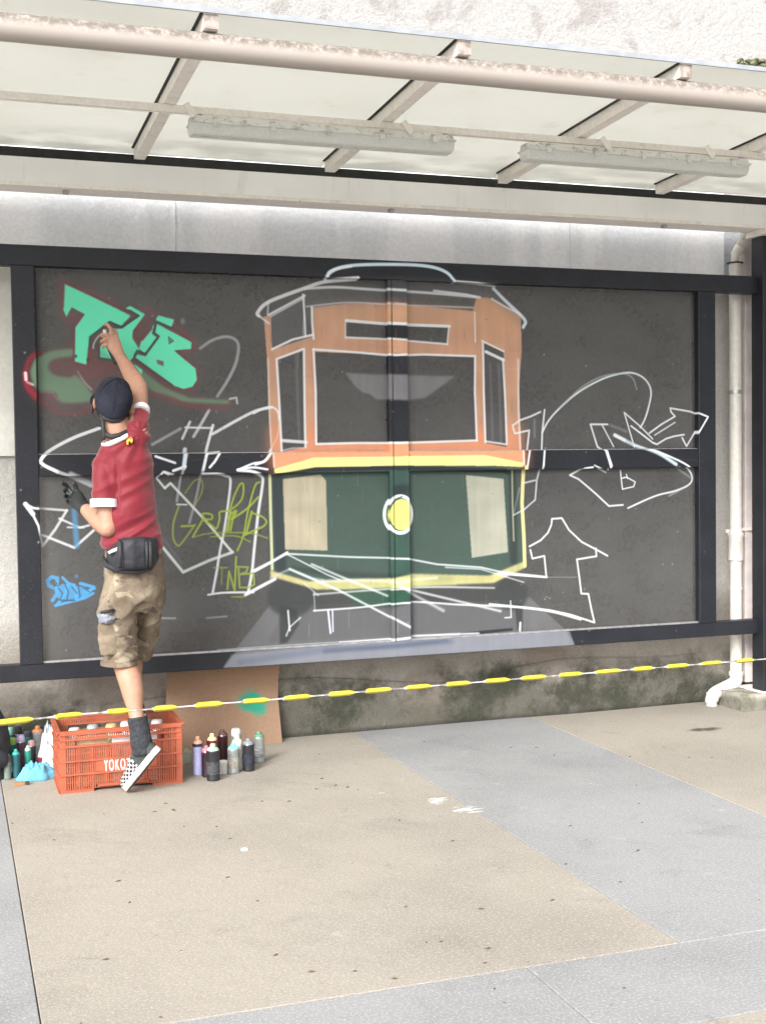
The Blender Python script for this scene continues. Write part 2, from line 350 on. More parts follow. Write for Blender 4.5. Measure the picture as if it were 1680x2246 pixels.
gs('A',[(1275,935),(1215,1040),(1180,1098)],7,.8,2,c=(205,208,214)); ws('A',[(1158,1008),(1112,1110)],6,.85,1.8); ws('A',[(1130,1042),(1292,1045)],5,.85,1.8)
gs('A',[(930,1145),(1100,1050)],7,.7,2.5,False)
ws('A',[(1298,1028),(1262,1160),(1230,1300)],7,.93,1.8); gs('A',[(1228,1300),(1200,1450),(1155,1620)],6,.6,2.5); ws('A',[(1295,1082),(1440,1000),(1560,940),(1655,920)],7,.9,2,True)
ws('A',[(942,1218),(1060,1258)],6,.95,1.2); ws('A',[(1050,1305),(1122,1280)],7,.95,1.2); ws('A',[(1128,1175),(1112,1290)],10,.9,2,False,(215,230,240)); gs('A',[(1110,1290),(1078,1490)],6,.7,2,False)
ws('A',[(1078,1510),(1138,1512)],4,.8,1.4); ws('A',[(1258,1200),(1335,1192),(1300,1250),(1270,1285)],6,.95,1.3)
ws('A',[(1028,1332),(990,1312),(955,1350),(1005,1412)],5,.85,1.6); ws('A',[(1000,1312),(1050,1330)],5,.7,1.6)
ws('G',[(30,300),(100,240),(550,720),(900,1135)],6,.9,1.8,False,(218,228,218)); ws('G',[(910,1140),(600,1250),(265,1400),(0,1075)],7,.92,2,False,(205,212,210)); gs('G',[(0,960),(250,1290)],6,.4,3,False,(110,112,125))
ws('G',[(510,122),(700,120),(810,145),(880,195),(855,480),(800,850),(745,1120),(700,1400),(650,1665)],6,.92,2,True,(222,226,232))
ws('G',[(590,1695),(800,1668),(1180,1662)],5,.9,1.6,True); ws('G',[(950,65),(1150,35),(1340,60)],5,.93,1.3,True); ws('A',[(1440,1300),(1530,1262),(1600,1245),(1650,1175)],5,.93,1.3,True)
ws('G',[(960,70),(1150,88),(1280,150),(1300,250),(1240,650),(1190,1100),(1160,1400),(1110,1670)],7,.9,2,True); ws('G',[(1075,1695),(1250,1600),(1460,1490)],8,.93,2); ws('G',[(1160,1390),(1400,1270),(1620,1140)],6,.9,1.8)
stroke('T',[(0,925),(60,895),(108,888),(142,915),(150,965)],W_,5,.9,1.6,True); gs('T',[(150,965),(140,1060),(100,1140)],4,.6,1.8,c=(225,200,180)); ws('T',[(100,1150),(60,1205),(0,1228)],5,.9,1.4,True)
ws('B',[(950,850),(1070,852)],4,.35,2); ws('B',[(1260,850),(1380,840)],4,.3,2)
# lime tag
yg=lambda p,w=5,al=.85,soft=1.4,sm=True:stroke('G',p,(150,172,52),w,al,soft,sm)
yg([(290,370),(400,220),(480,190),(520,250),(500,380),(420,520)],4,.55); yg([(210,540),(140,750),(135,950),(190,1050),(250,1015),(420,780)],5,.7); yg([(245,802),(400,795)],6,.8,1.4,False)
yg([(390,940),(520,710),(510,650),(560,635),(640,655),(630,710),(530,715),(640,790),(700,830),(740,700),(745,615),(880,612),(850,700)],5,.95); yg([(850,860),(900,500),(1000,265),(1050,265),(1035,430),(960,530),(860,600)],5); yg([(960,610),(930,620),(880,860)],6); yg([(820,880),(890,640),(950,640),(900,700)],5)
yg([(900,710),(1100,570),(1245,420)],5,.9); yg([(1262,225),(1200,280),(1110,600),(1050,920),(970,1120)],5); yg([(1160,610),(1085,900)],6); yg([(1160,625),(1300,680),(1350,750),(1290,815),(1180,860),(1060,920)],5)
yg([(390,945),(600,895),(900,885),(1150,892),(1360,955)],4,.6); yg([(620,942),(850,925),(1000,940),(1140,1005)],4,.6)
yg([(660,1342),(840,1342)],4,.55,1.4,False); yg([(770,1345),(765,1555)],4,.5,1.4,False); yg([(840,1620),(862,1390),(935,1640),(955,1200)],5,.8,1.4,False)
yg([(965,1330),(1110,1335),(1085,1400),(1000,1430),(1180,1415),(1192,1560),(1120,1600),(1000,1600),(985,1345)],5,.75,1.4,False); yg([(900,1722),(1070,1722)],4,.6)
# blue throw-up
fill('B',[(335,668),(385,640),(450,652),(520,660),(548,690),(480,725),(390,745),(352,725)],(72,158,216),.9,1.2)
for p,w_ in (([(350,640),(352,608),(318,600),(292,622),(300,655),(345,668),(350,700),(322,742)],9),([(384,604),(420,640),(450,648)],7),([(418,640),(400,700),(348,772)],8),([(455,650),(470,740)],8),([(492,640),(575,662),(505,725)],8),([(340,775),(430,752),(520,728),(570,700)],7),([(505,690),(578,672)],6)): stroke('B',p,(72,158,216),w_,.93,1)
for p in ([(330,625),(350,640),(330,660)],[(360,670),(385,700),(370,735)],[(400,650),(420,690),(410,740)],[(440,660),(470,700)],[(480,655),(490,715)],[(510,665),(545,690)],[(350,740),(460,745)]): stroke('B',p,(48,70,88),3,.85,.8)
fill('B',ellp('B',470,594,9,9),(72,158,216),.8,1.5); fill('B',ellp('B',510,636,6,6),(72,158,216),.8,1)
# green and red cloud, mint letters
fill('A',[(360,130),(430,150),(820,320),(900,290),(1180,480),(1220,560),(1150,600),(1240,720),(1200,820),(1080,830),(800,670),(560,720),(430,650),(420,430),(370,380)],(142,66,74),.50,6,grain=.6)
fill('A',[(150,740),(185,640),(260,590),(420,545),(560,560),(700,700),(900,700),(1050,810),(1150,850),(1410,865),(1400,920),(1100,910),(870,830),(600,940),(360,960),(200,880),(160,810)],(138,64,70),.46,7,grain=.6)
fill('A',[(185,700),(220,625),(300,580),(455,562),(455,605),(340,625),(298,665),(330,715),(430,735),(470,720),(560,830),(565,880),(380,890),(340,830),(240,815),(200,765)],(108,146,116),.9,3,sm=True)
fill('A',[(300,665),(340,630),(450,620),(560,690),(430,720),(330,712)],(112,58,62),.5,6)
fill('A',[(800,640),(880,700),(1010,800),(1160,860),(1400,875),(1400,900),(1110,885),(950,830),(850,760)],(108,146,116),.85,2.5)
fill('A',[(430,700),(620,640),(700,640),(760,700),(740,760),(600,740)],(104,66,66),.5,9)
stroke('A',[(250,590),(190,620),(158,700),(165,790),(215,860)],(132,28,42),11,.85,4,True); stroke('A',[(150,720),(170,800),(240,865)],(140,24,40),12,.8,4,True)
stroke('A',[(155,715),(158,755)],(235,232,232),8,.9,1.8); stroke('A',[(165,770),(200,785)],(225,215,215),6,.6,2)
stroke('A',[(215,855),(350,950),(420,955),(590,935)],(118,48,56),9,.6,5,True); stroke('A',[(880,830),(1010,850),(1150,905),(1300,925),(1400,905)],(122,46,56),8,.6,4,True)
stroke('A',[(1400,868),(1440,860),(1445,895)],(205,205,205),5,.8,1.6); stroke('A',[(250,825),(320,830),(350,870)],(150,120,110),4,.6,2); fill('A',ellp('A',1115,395,10,18),(160,170,166),.7,3)
MI=(98,232,188)
for q in ([(395,160),(800,360),(742,422),(692,402),(668,396),(550,490),(545,550),(532,665),(455,640),(460,430),(517,350),(440,308),(408,370),(386,310)],
  [(770,315),(795,300),(893,355),(815,450),(812,500),(855,570),(790,640),(700,640),(605,615),(608,565),(655,470),(690,440),(748,438),(845,362)],
  [(945,410),(928,470),(958,492),(905,582),(880,590),(850,560),(862,520)],
  [(955,408),(1172,522),(1168,568),(1062,572),(1195,680),(1203,750),(1175,795),(1120,810),(1060,790),(822,622),(840,595),(890,608),(972,488),(942,462)],
  [(965,358),(1067,385),(1048,435),(948,395)],[(822,655),(872,690),(862,732),(838,725)]): fill('A',q,MI,.97,.9,grain=.03)
fill('A',[(1028,488),(1060,515),(1032,532)],(112,76,80),.8,.8); stroke('A',[(1028,488),(1060,515),(1032,532),(1028,488)],(60,90,80),2,.9,.8)
fill('A',[(955,628),(998,636),(1000,668),(962,652)],(118,62,68),.95,.9)
fill('A',[(600,600),(620,560),(700,640),(620,620)],(96,170,146),.8,3)
for p in ([(742,432),(700,415),(672,400),(552,492),(548,560)],[(742,432),(845,362),(790,330)],[(822,605),(838,575),(888,595),(968,488),(940,465),(950,412)],[(950,395),(1045,437)],[(605,560),(605,620),(790,650)],[(820,620),(1050,785)]): stroke('A',p,(52,58,60),6,.9,1.2)
for x,y in ((465,607),(540,628)): fill('A',ellp('A',x,y,9,9),(24,30,30),.95,.8)
stroke('A',[(570,560),(575,530),(600,490),(650,450)],(190,195,195),4,.75,1.6,True)
# right hand sketches
ws('R',[(260,352),(200,380),(130,405),(85,438),(100,488),(190,468),(178,580),(162,690)],5,.9,1.6); ws('R',[(287,338),(272,480),(268,600),(262,690)],5,.93,1.4); ws('R',[(262,690),(238,780),(228,905),(160,965),(92,1002)],4,.75,1.8)
ws('R',[(155,800),(228,782)],4,.7,1.8); stroke('R',[(222,400),(224,510)],(150,150,155),7,.4,3); gs('R',[(130,830),(92,1000)],4,.5,2,False)
ws('R',[(272,482),(310,410),(380,330),(500,228),(650,145),(780,108),(860,112),(925,155),(955,225),(940,320),(915,400),(888,450)],5,.95,1.5,True); gs('R',[(380,325),(520,198),(650,128),(780,112),(840,140),(866,210)],4,.7,2,c=(150,175,170))
ws('R',[(682,430),(575,430),(618,570),(660,602),(685,715)],5,.93,1.3); ws('R',[(650,438),(720,570)],4,.85,1.3); ws('R',[(655,600),(685,690)],8,.9,2)
ws('R',[(850,572),(820,470),(787,355),(895,450),(965,522)],4,.93,1.2); ws('R',[(830,440),(965,545),(992,556),(1050,520),(1100,505),(1162,495)],5,.93,1.2); ws('R',[(1150,515),(1178,568),(1285,385),(1200,350),(1075,328),(1080,352),(1105,380),(1020,430),(945,485)],5,.93,1.2); ws('R',[(978,498),(1105,418)],4,.8,1.2)
ws('R',[(728,498),(850,560),(980,612),(1090,682)],9,.85,3,True,(205,222,232)); ws('R',[(728,498),(790,530)],9,.9,2); ws('R',[(850,560),(1000,612),(1160,688),(1212,755),(1195,808),(1110,848),(1010,872),(930,902),(810,957)],5,.95,1.4,True)
gs('R',[(1110,700),(1210,770)],5,.5,3); gs('R',[(700,435),(800,475)],6,.3,4,False); gs('R',[(1070,880),(1160,832)],4,.6,2)
ws('R',[(778,937),(690,944),(600,860),(500,775),(445,750),(520,708),(570,700)],5,.93,1.3); ws('R',[(580,688),(670,732)],4,.75,1.6)
ws('R',[(762,722),(768,780),(775,838),(845,822),(855,792),(800,762),(770,770)],4,.93,1); ws('R',[(800,745),(806,770)],4,.85,1)
ws('R',[(192,1198),(262,1160),(308,1112),(330,1060),(333,1025),(395,1020),(440,1095),(520,1170),(600,1212),(682,1257)],5,.95,1.4); ws('R',[(608,1210),(613,1260),(490,1280),(505,1390),(518,1495),(562,1497),(580,1590),(600,1677),(450,1628),(320,1600),(180,1583),(-60,1560)],5,.92,1.5)
ws('R',[(197,1220),(210,1275),(285,1258),(298,1392),(100,1378),(0,1368)],5,.9,1.4); stroke('R',[(300,1392),(490,1392)],(190,190,192),1.5,.7,.8)
stroke('R',[(1032,188),(1080,180),(1100,205),(1142,198)],(30,30,34),5,.7,1.8,True); stroke('R',[(1060,200),(1120,205)],(30,30,34),3,.6,1.5)
for x,y in ((290,1528),(320,1522),(300,1515),(1030,1310),(1090,1310)): fill('R',ellp('R',x,y,5,4),(200,200,200),.5,1.2)
# thin dark red rim round the letters, spatter and drips
for p in ([(386,310),(392,160),(600,252),(800,345)],[(545,560),(535,668),(452,645),(455,430),(510,355)],[(893,352),(820,455),(815,490),(870,505),(925,440)],[(1070,385),(1052,435),(1175,520),(1172,570),(1080,578),(1200,680),(1210,755),(1180,800),(1120,815),(1050,790),(820,628)]): stroke('A',p,(112,42,50),6,.7,1.6,grain=.35)
_r2=random.Random(9)
for i in range(260):
    x=_r2.uniform(30,1640); y=_r2.uniform(620,1440); cc_=_r2.choice([(205,208,212),(205,208,212),(150,150,152),(40,42,46)]); s_=_r2.uniform(.8,2.2)
    fill('S',ellp('S',x,y,s_,s_,8),cc_,_r2.uniform(.15,.5),.8)
for i in range(70):
    x=560+_r2.gauss(340,230)*.3746*2; y=_r2.uniform(650,1400); stroke('S',[(x,y),(x+_r2.uniform(-1,1),y+_r2.uniform(8,38))],_r2.choice([(210,210,214),(200,140,100),(40,44,48)]),1.6,_r2.uniform(.1,.3),1)
for i in range(26):
    x=_r2.uniform(80,1500); y=_r2.uniform(620,1400); a=_r2.uniform(-1,1); stroke('S',[(x,y),(x+_r2.uniform(20,110),y+a*14)],(120,120,122),1.4,_r2.uniform(.1,.3),1.2)
img=bpy.data.images.new('hoarding_paint',PWd,PHt,alpha=True); img.alpha_mode='CHANNEL_PACKED'
img.pixels.foreach_set(np.clip(rgba,0,1).astype(np.float32).ravel()); img.update(); img.pack()
def paint_uv(v): return ((v.x-PX0)/(PX1-PX0),(v.z-PZ0)/(PZ1-PZ0))
def painted(name,base,rough,onmesh):
    k=M(name,base,rough,0,.35); uv=k.n.new('ShaderNodeUVMap'); uv.uv_map='paint'
    t=k.n.new('ShaderNodeTexImage'); t.image=img; t.interpolation='Cubic'; t.extension='CLIP'; k.L(uv.outputs[0],t.inputs[0])
    return k,t
# ---------------------------------------------------------------- materials
# perforated dark sheet: some wall shows through its fine holes
k,t=painted('perforated_sheet',(.066,.066,.066),.62,True)
k.mottle(3.2,.14,stretch=(1,1,1.6)); k.mottle(55,.10)
bt=k.noise(420,1); k.over(k.rng(k.noise(2.2,5),.52,.75,0,.25),(.10,.098,.095))
a=k.math('MULTIPLY',t.outputs['Alpha'],.88); k.over(a,k.mix(1.0,t.outputs['Color'],(.93,.93,.93),'MULTIPLY')); k.bump(bt,.12,.002)
tr=k.n.new('ShaderNodeBsdfTransparent'); mx=k.n.new('ShaderNodeMixShader'); 
k.L(k.math('SUBTRACT',.20,k.math('MULTIPLY',t.outputs['Alpha'],.15)),mx.inputs[0]); k.L(k.b.outputs[0],mx.inputs[1]); k.L(tr.outputs[0],mx.inputs[2]); k.L(mx.outputs[0],k.out.inputs[0])
sheet_m=k.done()
k,t=painted('dark_painted_steel',(.0145,.016,.0215),.45,False); k.mottle(6,.18); k.mottle(70,.08); k.over(t.outputs['Alpha'],t.outputs['Color']); k.bump(k.noise(9,2),.05,.01)
k.over(k.rng(k.noise(160,2),.66,.72,0,.25),(.2,.2,.22))
rail_m=k.done()
k=M('bare_aluminium',(.42,.42,.43),.4,.6); k.mottle(30,.2); alu_m=k.done()
# rendered wall: painted band high up, rough cream render, stained concrete with moss at the foot
k=M('old_rendered_wall',(.66,.64,.60),.9,0,.15); z=k.axis(2); x=k.axis(0)
wob=k.math('ADD',z,k.math('MULTIPLY',k.math('SUBTRACT',k.noise(2.2,5),.5),.22))
k.over(k.rng(k.noise(1.3,6),.4,.72,0,.6),(.56,.545,.51)); 
k.over(k.rng(k.noise(5,6,stretch=(1.6,1,.35)),.5,.78,0,.5),(.48,.465,.43))
k.over(k.rng(z,2.44,2.46,0,1),(.60,.62,.66))                                 # pale blue-grey paint under the gutter
k.over(k.math('MULTIPLY',k.rng(z,2.44,2.46,0,1),k.rng(k.noise(1.5,4,stretch=(3,1,.5)),.45,.6,0,.35)),(.48,.50,.54))
k.over(k.math('MULTIPLY',k.rng(z,2.9,2.95,0,1),k.rng(k.noise(2.0,6,dist=.6),.50,.56,0,.8)),(.62,.57,.53))
k.over(k.rng(z,3.05,3.1,0,1),(.50,.49,.485))
k.over(k.math('MULTIPLY',k.rng(z,3.0,3.1,0,1),k.rng(k.noise(2.6,8,.65,dist=.5),.52,.62,0,.6)),(.35,.32,.305))
k.over(k.math('MULTIPLY',k.rng(z,3.0,3.1,0,1),k.rng(k.noise(7,8,.7),.64,.69,0,.8)),(.24,.20,.16))
low=k.rng(wob,.75,.5,0,1)
k.over(low,(.36,.33,.29)); k.over(k.math('MULTIPLY',low,k.rng(k.noise(6,6),.45,.7,0,.6)),(.45,.41,.37))
k.over(k.math('MULTIPLY',low,k.rng(k.noise(1.1,3),.58,.62,0,.5)),(.25,.19,.155))
ms=k.math('ADD',wob,k.math('MULTIPLY',k.math('SUBTRACT',k.noise(3.2,8,.72),.5),.62))
k.over(k.rng(ms,.34,.10,0,.85),(.10,.096,.078))                                 # damp stain
pt=k.rng(k.noise(2.1,7,.72),.44,.60,0,1)
k.over(k.math('MULTIPLY',k.rng(ms,.36,.16,0,.9),pt),(.052,.055,.040))           # dark mossy patches
k.over(k.math('MULTIPLY',k.rng(ms,.36,.12,0,1),k.rng(k.noise(17,7,.8,dist=.5),.56,.68,0,.6)),(.135,.14,.09))
k.over(k.math('MULTIPLY',k.rng(ms,.36,.08,0,1),k.rng(k.noise(11,7,.8),.60,.70,0,.5)),(.27,.25,.215))
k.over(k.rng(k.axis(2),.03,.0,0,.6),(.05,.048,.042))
k.mottle(120,.10); k.bump(k.noise(26,8,.75),.85,.03); k.bump(k.noise(140,3),.4,.006)
wall_m=k.done()
k=M('smooth_cream_wall',(.74,.73,.67),.85,0,.2); k.mottle(2,.12); k.mottle(40,.05); k.over(k.rng(k.noise(3,5,stretch=(3,1,.3)),.55,.8,0,.4),(.42,.40,.35)); k.bump(k.noise(30,5),.2,.01); cream_m=k.done()
k=M('silvery_wall_paint',(.95,.95,.96),.5,0,.4)
k.over(k.rng(k.noise(1.0,3,stretch=(3.2,1,.25)),.40,.55,0,.85),(.80,.82,.84)); k.over(k.rng(k.noise(7,6,.7),.58,.75,0,.5),(.86,.72,.72)); k.over(k.rng(k.axis(2),2.62,2.44,0,.35),(.62,.62,.60)); k.mottle(60,.06)  # greyer downwards: light fading from the top is put into the colour
k.bump(k.noise(18,7,.7),.5,.02); silver_m=k.done()
def aggregate(name,base,dark,light):
    k=M(name,base,.82,0,.25)
    k.over(k.rng(k.noise(.9,5),.42,.68,0,.6),dark); k.over(k.rng(k.noise(2.3,7,.7,dist=.4),.53,.68,0,.6),dark); k.over(k.rng(k.noise(7,6,.75,dist=.6),.60,.70,0,.45),tuple(v*.8 for v in dark)); k.over(k.rng(k.noise(5.1,6,.7),.60,.72,0,.35),light); k.over(k.rng(k.noise(3.1,6,.65),.5,.75,0,.35),tuple(v*.78 for v in base))
    k.over(k.rng(k.noise(110,3,.75),.48,.66,0,.62),light); k.over(k.rng(k.noise(90,3,.75),.44,.32,0,.45),tuple(v*.55 for v in base))
    k.over(k.rng(k.voro(330),.22,.10,0,.35),(.7,.68,.64)); k.over(k.rng(k.noise(34,4,.7),.62,.74,0,.28),dark)
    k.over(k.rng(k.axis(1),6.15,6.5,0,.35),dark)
    k.bump(k.noise(200,3),.3,.003); k.bump(k.noise(14,5),.25,.01); return k.done()
brown_m=aggregate('warm_exposed_aggregate',(.328,.298,.255),(.225,.205,.178),(.49,.455,.405))
grey_m=aggregate('grey_exposed_aggregate',(.283,.283,.285),(.195,.197,.20),(.45,.455,.468))
soil_m=plain('joint_grout',(.06,.055,.05),.95)
white_steel=M('weathered_white_steel',(.88,.84,.79),.5,0,.4)
k=white_steel; k.over(k.rng(k.noise(7,6,.7,stretch=(1,2.5,1)),.48,.72,0,.45),(.64,.55,.49)); k.over(k.rng(k.noise(26,6,.75),.63,.72,0,.6),(.28,.21,.17)); k.mottle(60,.06); white_steel=k.done()
k=M('white_pipe_paint',(.42,.375,.34),.45,0,.4); up=k.n.new('ShaderNodeNewGeometry'); sx=k.n.new('ShaderNodeSeparateXYZ'); k.L(up.outputs['Position'],sx.inputs[0])
k.over(k.rng(k.noise(4,5,stretch=(1,1,1)),.45,.7,0,.4),(.42,.36,.33))
gr=k.math('MULTIPLY',k.rng(k.axis(2),2.925,2.958,0,1),k.rng(k.noise(42,6,.8),.34,.58,0,.92)); k.over(gr,(.15,.13,.11)); k.over(k.rng(k.noise(30,6,.8),.68,.74,0,.6),(.25,.16,.12)); pipe_m=k.done()
k=M('white_gutter_paint',(.93,.93,.92),.5,0,.4); k.over(k.rng(k.noise(9,6,.7,stretch=(1.6,1,.25)),.55,.8,0,.5),(.52,.50,.46)); k.mottle(2,.06); gutter_m=k.done()
dark_gap=plain('gutter_shade_and_sealant',(.05,.05,.048),.9)
k=M('white_pvc',(.66,.635,.58),.4,0,.5); k.over(k.rng(k.noise(7,6,.7,stretch=(1,1,.3)),.5,.72,0,.55),(.50,.46,.40)); k.mottle(40,.06); pvc_m=k.done()
k=M('grimy_pvc',(.66,.63,.58),.45,0,.4); k.over(k.rng(k.noise(8,6,.7,stretch=(1,1,.4)),.5,.75,0,.6),(.42,.36,.28)); k.over(k.rng(k.noise(30,4),.62,.7,0,.7),(.14,.13,.10)); grimy_m=k.done()
k=M('pinkish_conduit_paint',(.60,.54,.53),.5,0,.4); k.mottle(8,.12); conduit_m=k.done()
# translucent roof sheeting
k=M('fibreglass_roofing',(.70,.70,.665),.5,0,.3)
k.over(k.rng(k.noise(1.1,5),.45,.75,0,.4),(.62,.615,.575)); k.over(k.rng(k.noise(4,6,.7),.55,.75,0,.5),(.56,.53,.46)); k.over(k.math('MULTIPLY',k.rng(k.axis(1),5.8,6.15,0,1),k.rng(k.noise(3,5,stretch=(1,2,1)),.35,.65,0,.5)),(.42,.42,.39)); k.over(k.rng(k.noise(60,5,.8),.70,.76,0,.5),(.35,.28,.22))
tl=k.n.new('ShaderNodeBsdfTranslucent'); k.L(k.c,tl.inputs[0]); mx=k.n.new('ShaderNodeMixShader'); mx.inputs[0].default_value=.75
k.L(k.b.outputs[0],mx.inputs[1]); k.L(tl.outputs[0],mx.inputs[2]); k.L(mx.outputs[0],k.out.inputs[0]); roof_m=k.done()
# ---------------------------------------------------------------- ground and paving
g=MB().box((-40,-40,-.30),(60,60,-.012)).build('ground',soil_m); tag(g,kind='structure')
pv=empty('pavement',(0,3,0),kind='structure')
J=.0017
def slab(x0,x1,y0,y1,mat,name):
    MB().box((x0+J,y0+J,-.011),(x1-J,y1-J,0),.003).build(name,mat,pv)
xs=[(-6.6,-5.55,1),(-5.55,-3.7,0),(-3.7,-1.85,0),(-1.85,-.84,0),(-.84,.19,1),(.19,2.045,0),(2.045,3.11,1),(3.11,4.96,0),(4.96,6.02,1),(6.02,7.9,0),(7.9,9.8,0)]
for (x0,x1,gk) in xs:
    slab(x0,x1,3.24,6.56 if x0<4.2 else 6.56,grey_m if gk else brown_m,'grey_slab' if gk else 'brown_slab')
    slab(x0,x1,.9,2.76,grey_m if gk else brown_m,'grey_slab' if gk else 'brown_slab'); slab(x0,x1,-4,.42,grey_m if gk else brown_m,'grey_slab' if gk else 'brown_slab')
bx=[-6.6,-4.5,-2.4,-.35,1.535,3.6,5.7,7.8,9.8]
for a_,b_ in zip(bx,bx[1:]):
    slab(a_,b_,2.76,3.24,grey_m,'grey_slab'); slab(a_,b_,.42,.9,grey_m,'grey_slab')
# ---------------------------------------------------------------- wall
def wallz(px,py): return P(px,py,YW).z
wall=empty('masonry_wall',(2,YW,0),'old rendered wall behind the painted hoarding with mossy stained foot','wall')
MB().box((-9,YW+.03,-.3),(11,YW+.4,2.455)).build('rough_render',wall_m,wall)
xr=P(1590,560,YW).x
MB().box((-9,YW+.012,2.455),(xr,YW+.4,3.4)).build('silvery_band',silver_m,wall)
MB().box((xr,YW+.02,2.455),(11,YW+.4,3.4)).build('rough_render',wall_m,wall)
# the recessed cream patch left of the frame and the low rough plinth
MB().box((-2.6,YW-.005,P(20,1000,YW).z),(.42,YW+.03,2.452)).build('cream_render',cream_m,wall)
# plinth bulging slightly at the foot
rgs=[]
for i in range(161):
    xx=-2.6+i*.0625; q=mnoise.noise(Vector((xx*1.3,0,3)))*.018; zt=.25+mnoise.noise(Vector((xx*.9,5,1)))*.10+(.05 if xx>3 else 0)
    rgs.append([Vector((xx,YW+.04,zt+.03)),Vector((xx,YW+.018,zt)),Vector((xx,YW-.01+q,zt*.7+mnoise.noise(Vector((xx*4,2,1)))*.02)),Vector((xx,YW-.012+q,.03)),Vector((xx,YW-.03+q,-.02)),Vector((xx,YW+.04,-.02))])
MB().rings(rgs,True).build('stained_plinth',wall_m,wall,smooth=True)
# high wall above the canopy
MB().box((-9,YW+.0,3.4),(11,YW+.4,3.52)).build('ledge',wall_m,wall)
MB().box((-9,YW+.03,3.52),(11,YW+.4,7.5)).build('upper_render',wall_m,wall)
v=P(1635,128,YW); mo=MB()
for i in range(150):
    a_=v.x-.06+random.random()**.7*.62; mo.ell((a_,YW-.005-random.random()*.03,v.z-.03+random.gauss(0,.018)-.01),(.022*random.uniform(.5,1.5),.015,.011*random.uniform(.6,1.6)),None,7,5)
tag(mo.build('moss_growth',M('mossy_stone',(.13,.135,.075),.95).mottle(40,.6).done(),wall,True),kind='stuff')
# fine crack lines and seams of the upper band
for (px) in (385,1250,):
    a=P(px,440,YW-.0); MB().box((a.x-.003,YW+.008,2.456),(a.x+.003,YW+.02,3.3)).build('seam',plain('pale_seam',(.72,.73,.75),.7),wall)
# ---------------------------------------------------------------- hoarding: steel frame with perforated sheets
hb=empty('hoarding_frame',(2.3,YP,0),'long dark steel frame hoarding carrying a half painted orange and green tram mural','hoarding')
def zP(px,py): return P(px,py,YP).z
def rail(name,c,d=.07,mat=None,par=None):    # c = four photo corners TL TR BR BL on the front plane
    f=[P(x,y,YP) for x,y in c]; b=[v+Vector((0,d,0)) for v in f]
    n=40; mb=MB(); rg=[]
    for i in range(n+1):
        t=i/n; tl=f[0].lerp(f[1],t); bl=f[3].lerp(f[2],t); rg.append([tl+Vector((0,.003,.0)),tl+Vector((0,d,0)),bl+Vector((0,d,0)),bl+Vector((0,.003,0)),bl+Vector((0,0,.003)),tl+Vector((0,0,-.003))])
    return mb.rings(rg).build(name,mat or rail_m,par or hb,uv=paint_uv)
def xrail(name,x0,x1,z0,z1,dy=0,d=.07,par=None):
    y=YP+dy; rg=[[Vector((xx,y+.003,z1)),Vector((xx,y+d,z1)),Vector((xx,y+d,z0)),Vector((xx,y+.003,z0)),Vector((xx,y,z0+.003)),Vector((xx,y,z1-.003))] for xx in np.linspace(x0,x1,12)]
    return MB().rings(rg).build(name,rail_m,par or hb,uv=paint_uv)
def zrail(name,x0,x1,z0,z1,dy=0,d=.07,par=None):
    y=YP+dy; rg=[[Vector((x0,y+.003,zz)),Vector((x0,y+d,zz)),Vector((x1,y+d,zz)),Vector((x1,y+.003,zz)),Vector((x1-.003,y,zz)),Vector((x0+.003,y,zz))] for zz in np.linspace(z0,z1,12)]
    return MB().rings(rg).build(name,rail_m,par or hb,uv=paint_uv)
ztt,ztb=zP(0,534),2.424
zbt,zbb=.518,.436
zmt,zmb=(zP(80,998)+zP(1535,984))/2,(zP(85,1040)+zP(1535,1029))/2
xb=P(1648,900,YP+.06).x
xrail('top_rail',-2.2,xb-.001,ztb,ztt); xrail('bottom_rail',-2.2,xb-.001,zbb,zbt)
xl0,xl1=P(25,575,YP).x,P(76,600,YP).x; xr0,xr1=P(1531,780,YP).x,P(1568,780,YP).x; xc0,xc1=P(851,650,YP).x,P(893,650,YP).x
zrail('left_post',xl0,xl1,zbt+.001,ztb-.001,-.004); zrail('right_post',xr0,xr1,zbt+.001,ztb-.001,-.004)
xrail('middle_rail',xl1+.001,xc0-.001,zmb,zmt,.004); xrail('middle_rail',xc1+.001,xr0-.001,zmb,zmt,.004)
zrail('centre_post',xc0,xc1,zbt+.001,ztb-.001,.001)
zrail('left_post',-1.62,-1.52,zbt+.001,ztb-.001,-.004)
# centre seam
MB().box((xc0+.018,YP-.0015,zbt),(xc0+.021,YP+.02,ztb)).build('seam_line',plain('seam_black',(.008,.008,.01),.8),hb)
def sheet(x0,x1,z0,z1,name='perforated_sheet',mat=None):
    nx,nz=24,12; vs=[];fs=[]
    for i in range(nx+1):
        for j in range(nz+1):
            xx=x0+(x1-x0)*i/nx; zz=z0+(z1-z0)*j/nz; vs.append((xx,YS+.0015*math.sin(xx*5)*math.sin(zz*6),zz))
    for i in range(nx):
        for j in range(nz): a=i*(nz+1)+j; fs.append((a,a+nz+1,a+nz+2,a+1))
    return MB().add(vs,fs).build(name,mat or sheet_m,hb,True,uv=paint_uv)
for (a_,b_) in ((xl1-.02,xc0+.02),(xc1-.02,xr0+.02)):
    sheet(a_,b_,zmt-.01,ztb+.01); sheet(a_,b_,zbt-.01,zmb+.01)
    for z_ in (zbt,):
        MB().box((a_+.02,YP+.012,z_+.0005),(b_-.02,YP+.030,z_+.010)).build('edge_glint_strip',alu_m,hb)  # added pale strip in place of the glint along the sheet edge
    MB().box((a_+.02,YP+.016,zmt+.0005),(b_-.02,YP+.030,zmt+.004)).build('edge_glint_strip',alu_m,hb)
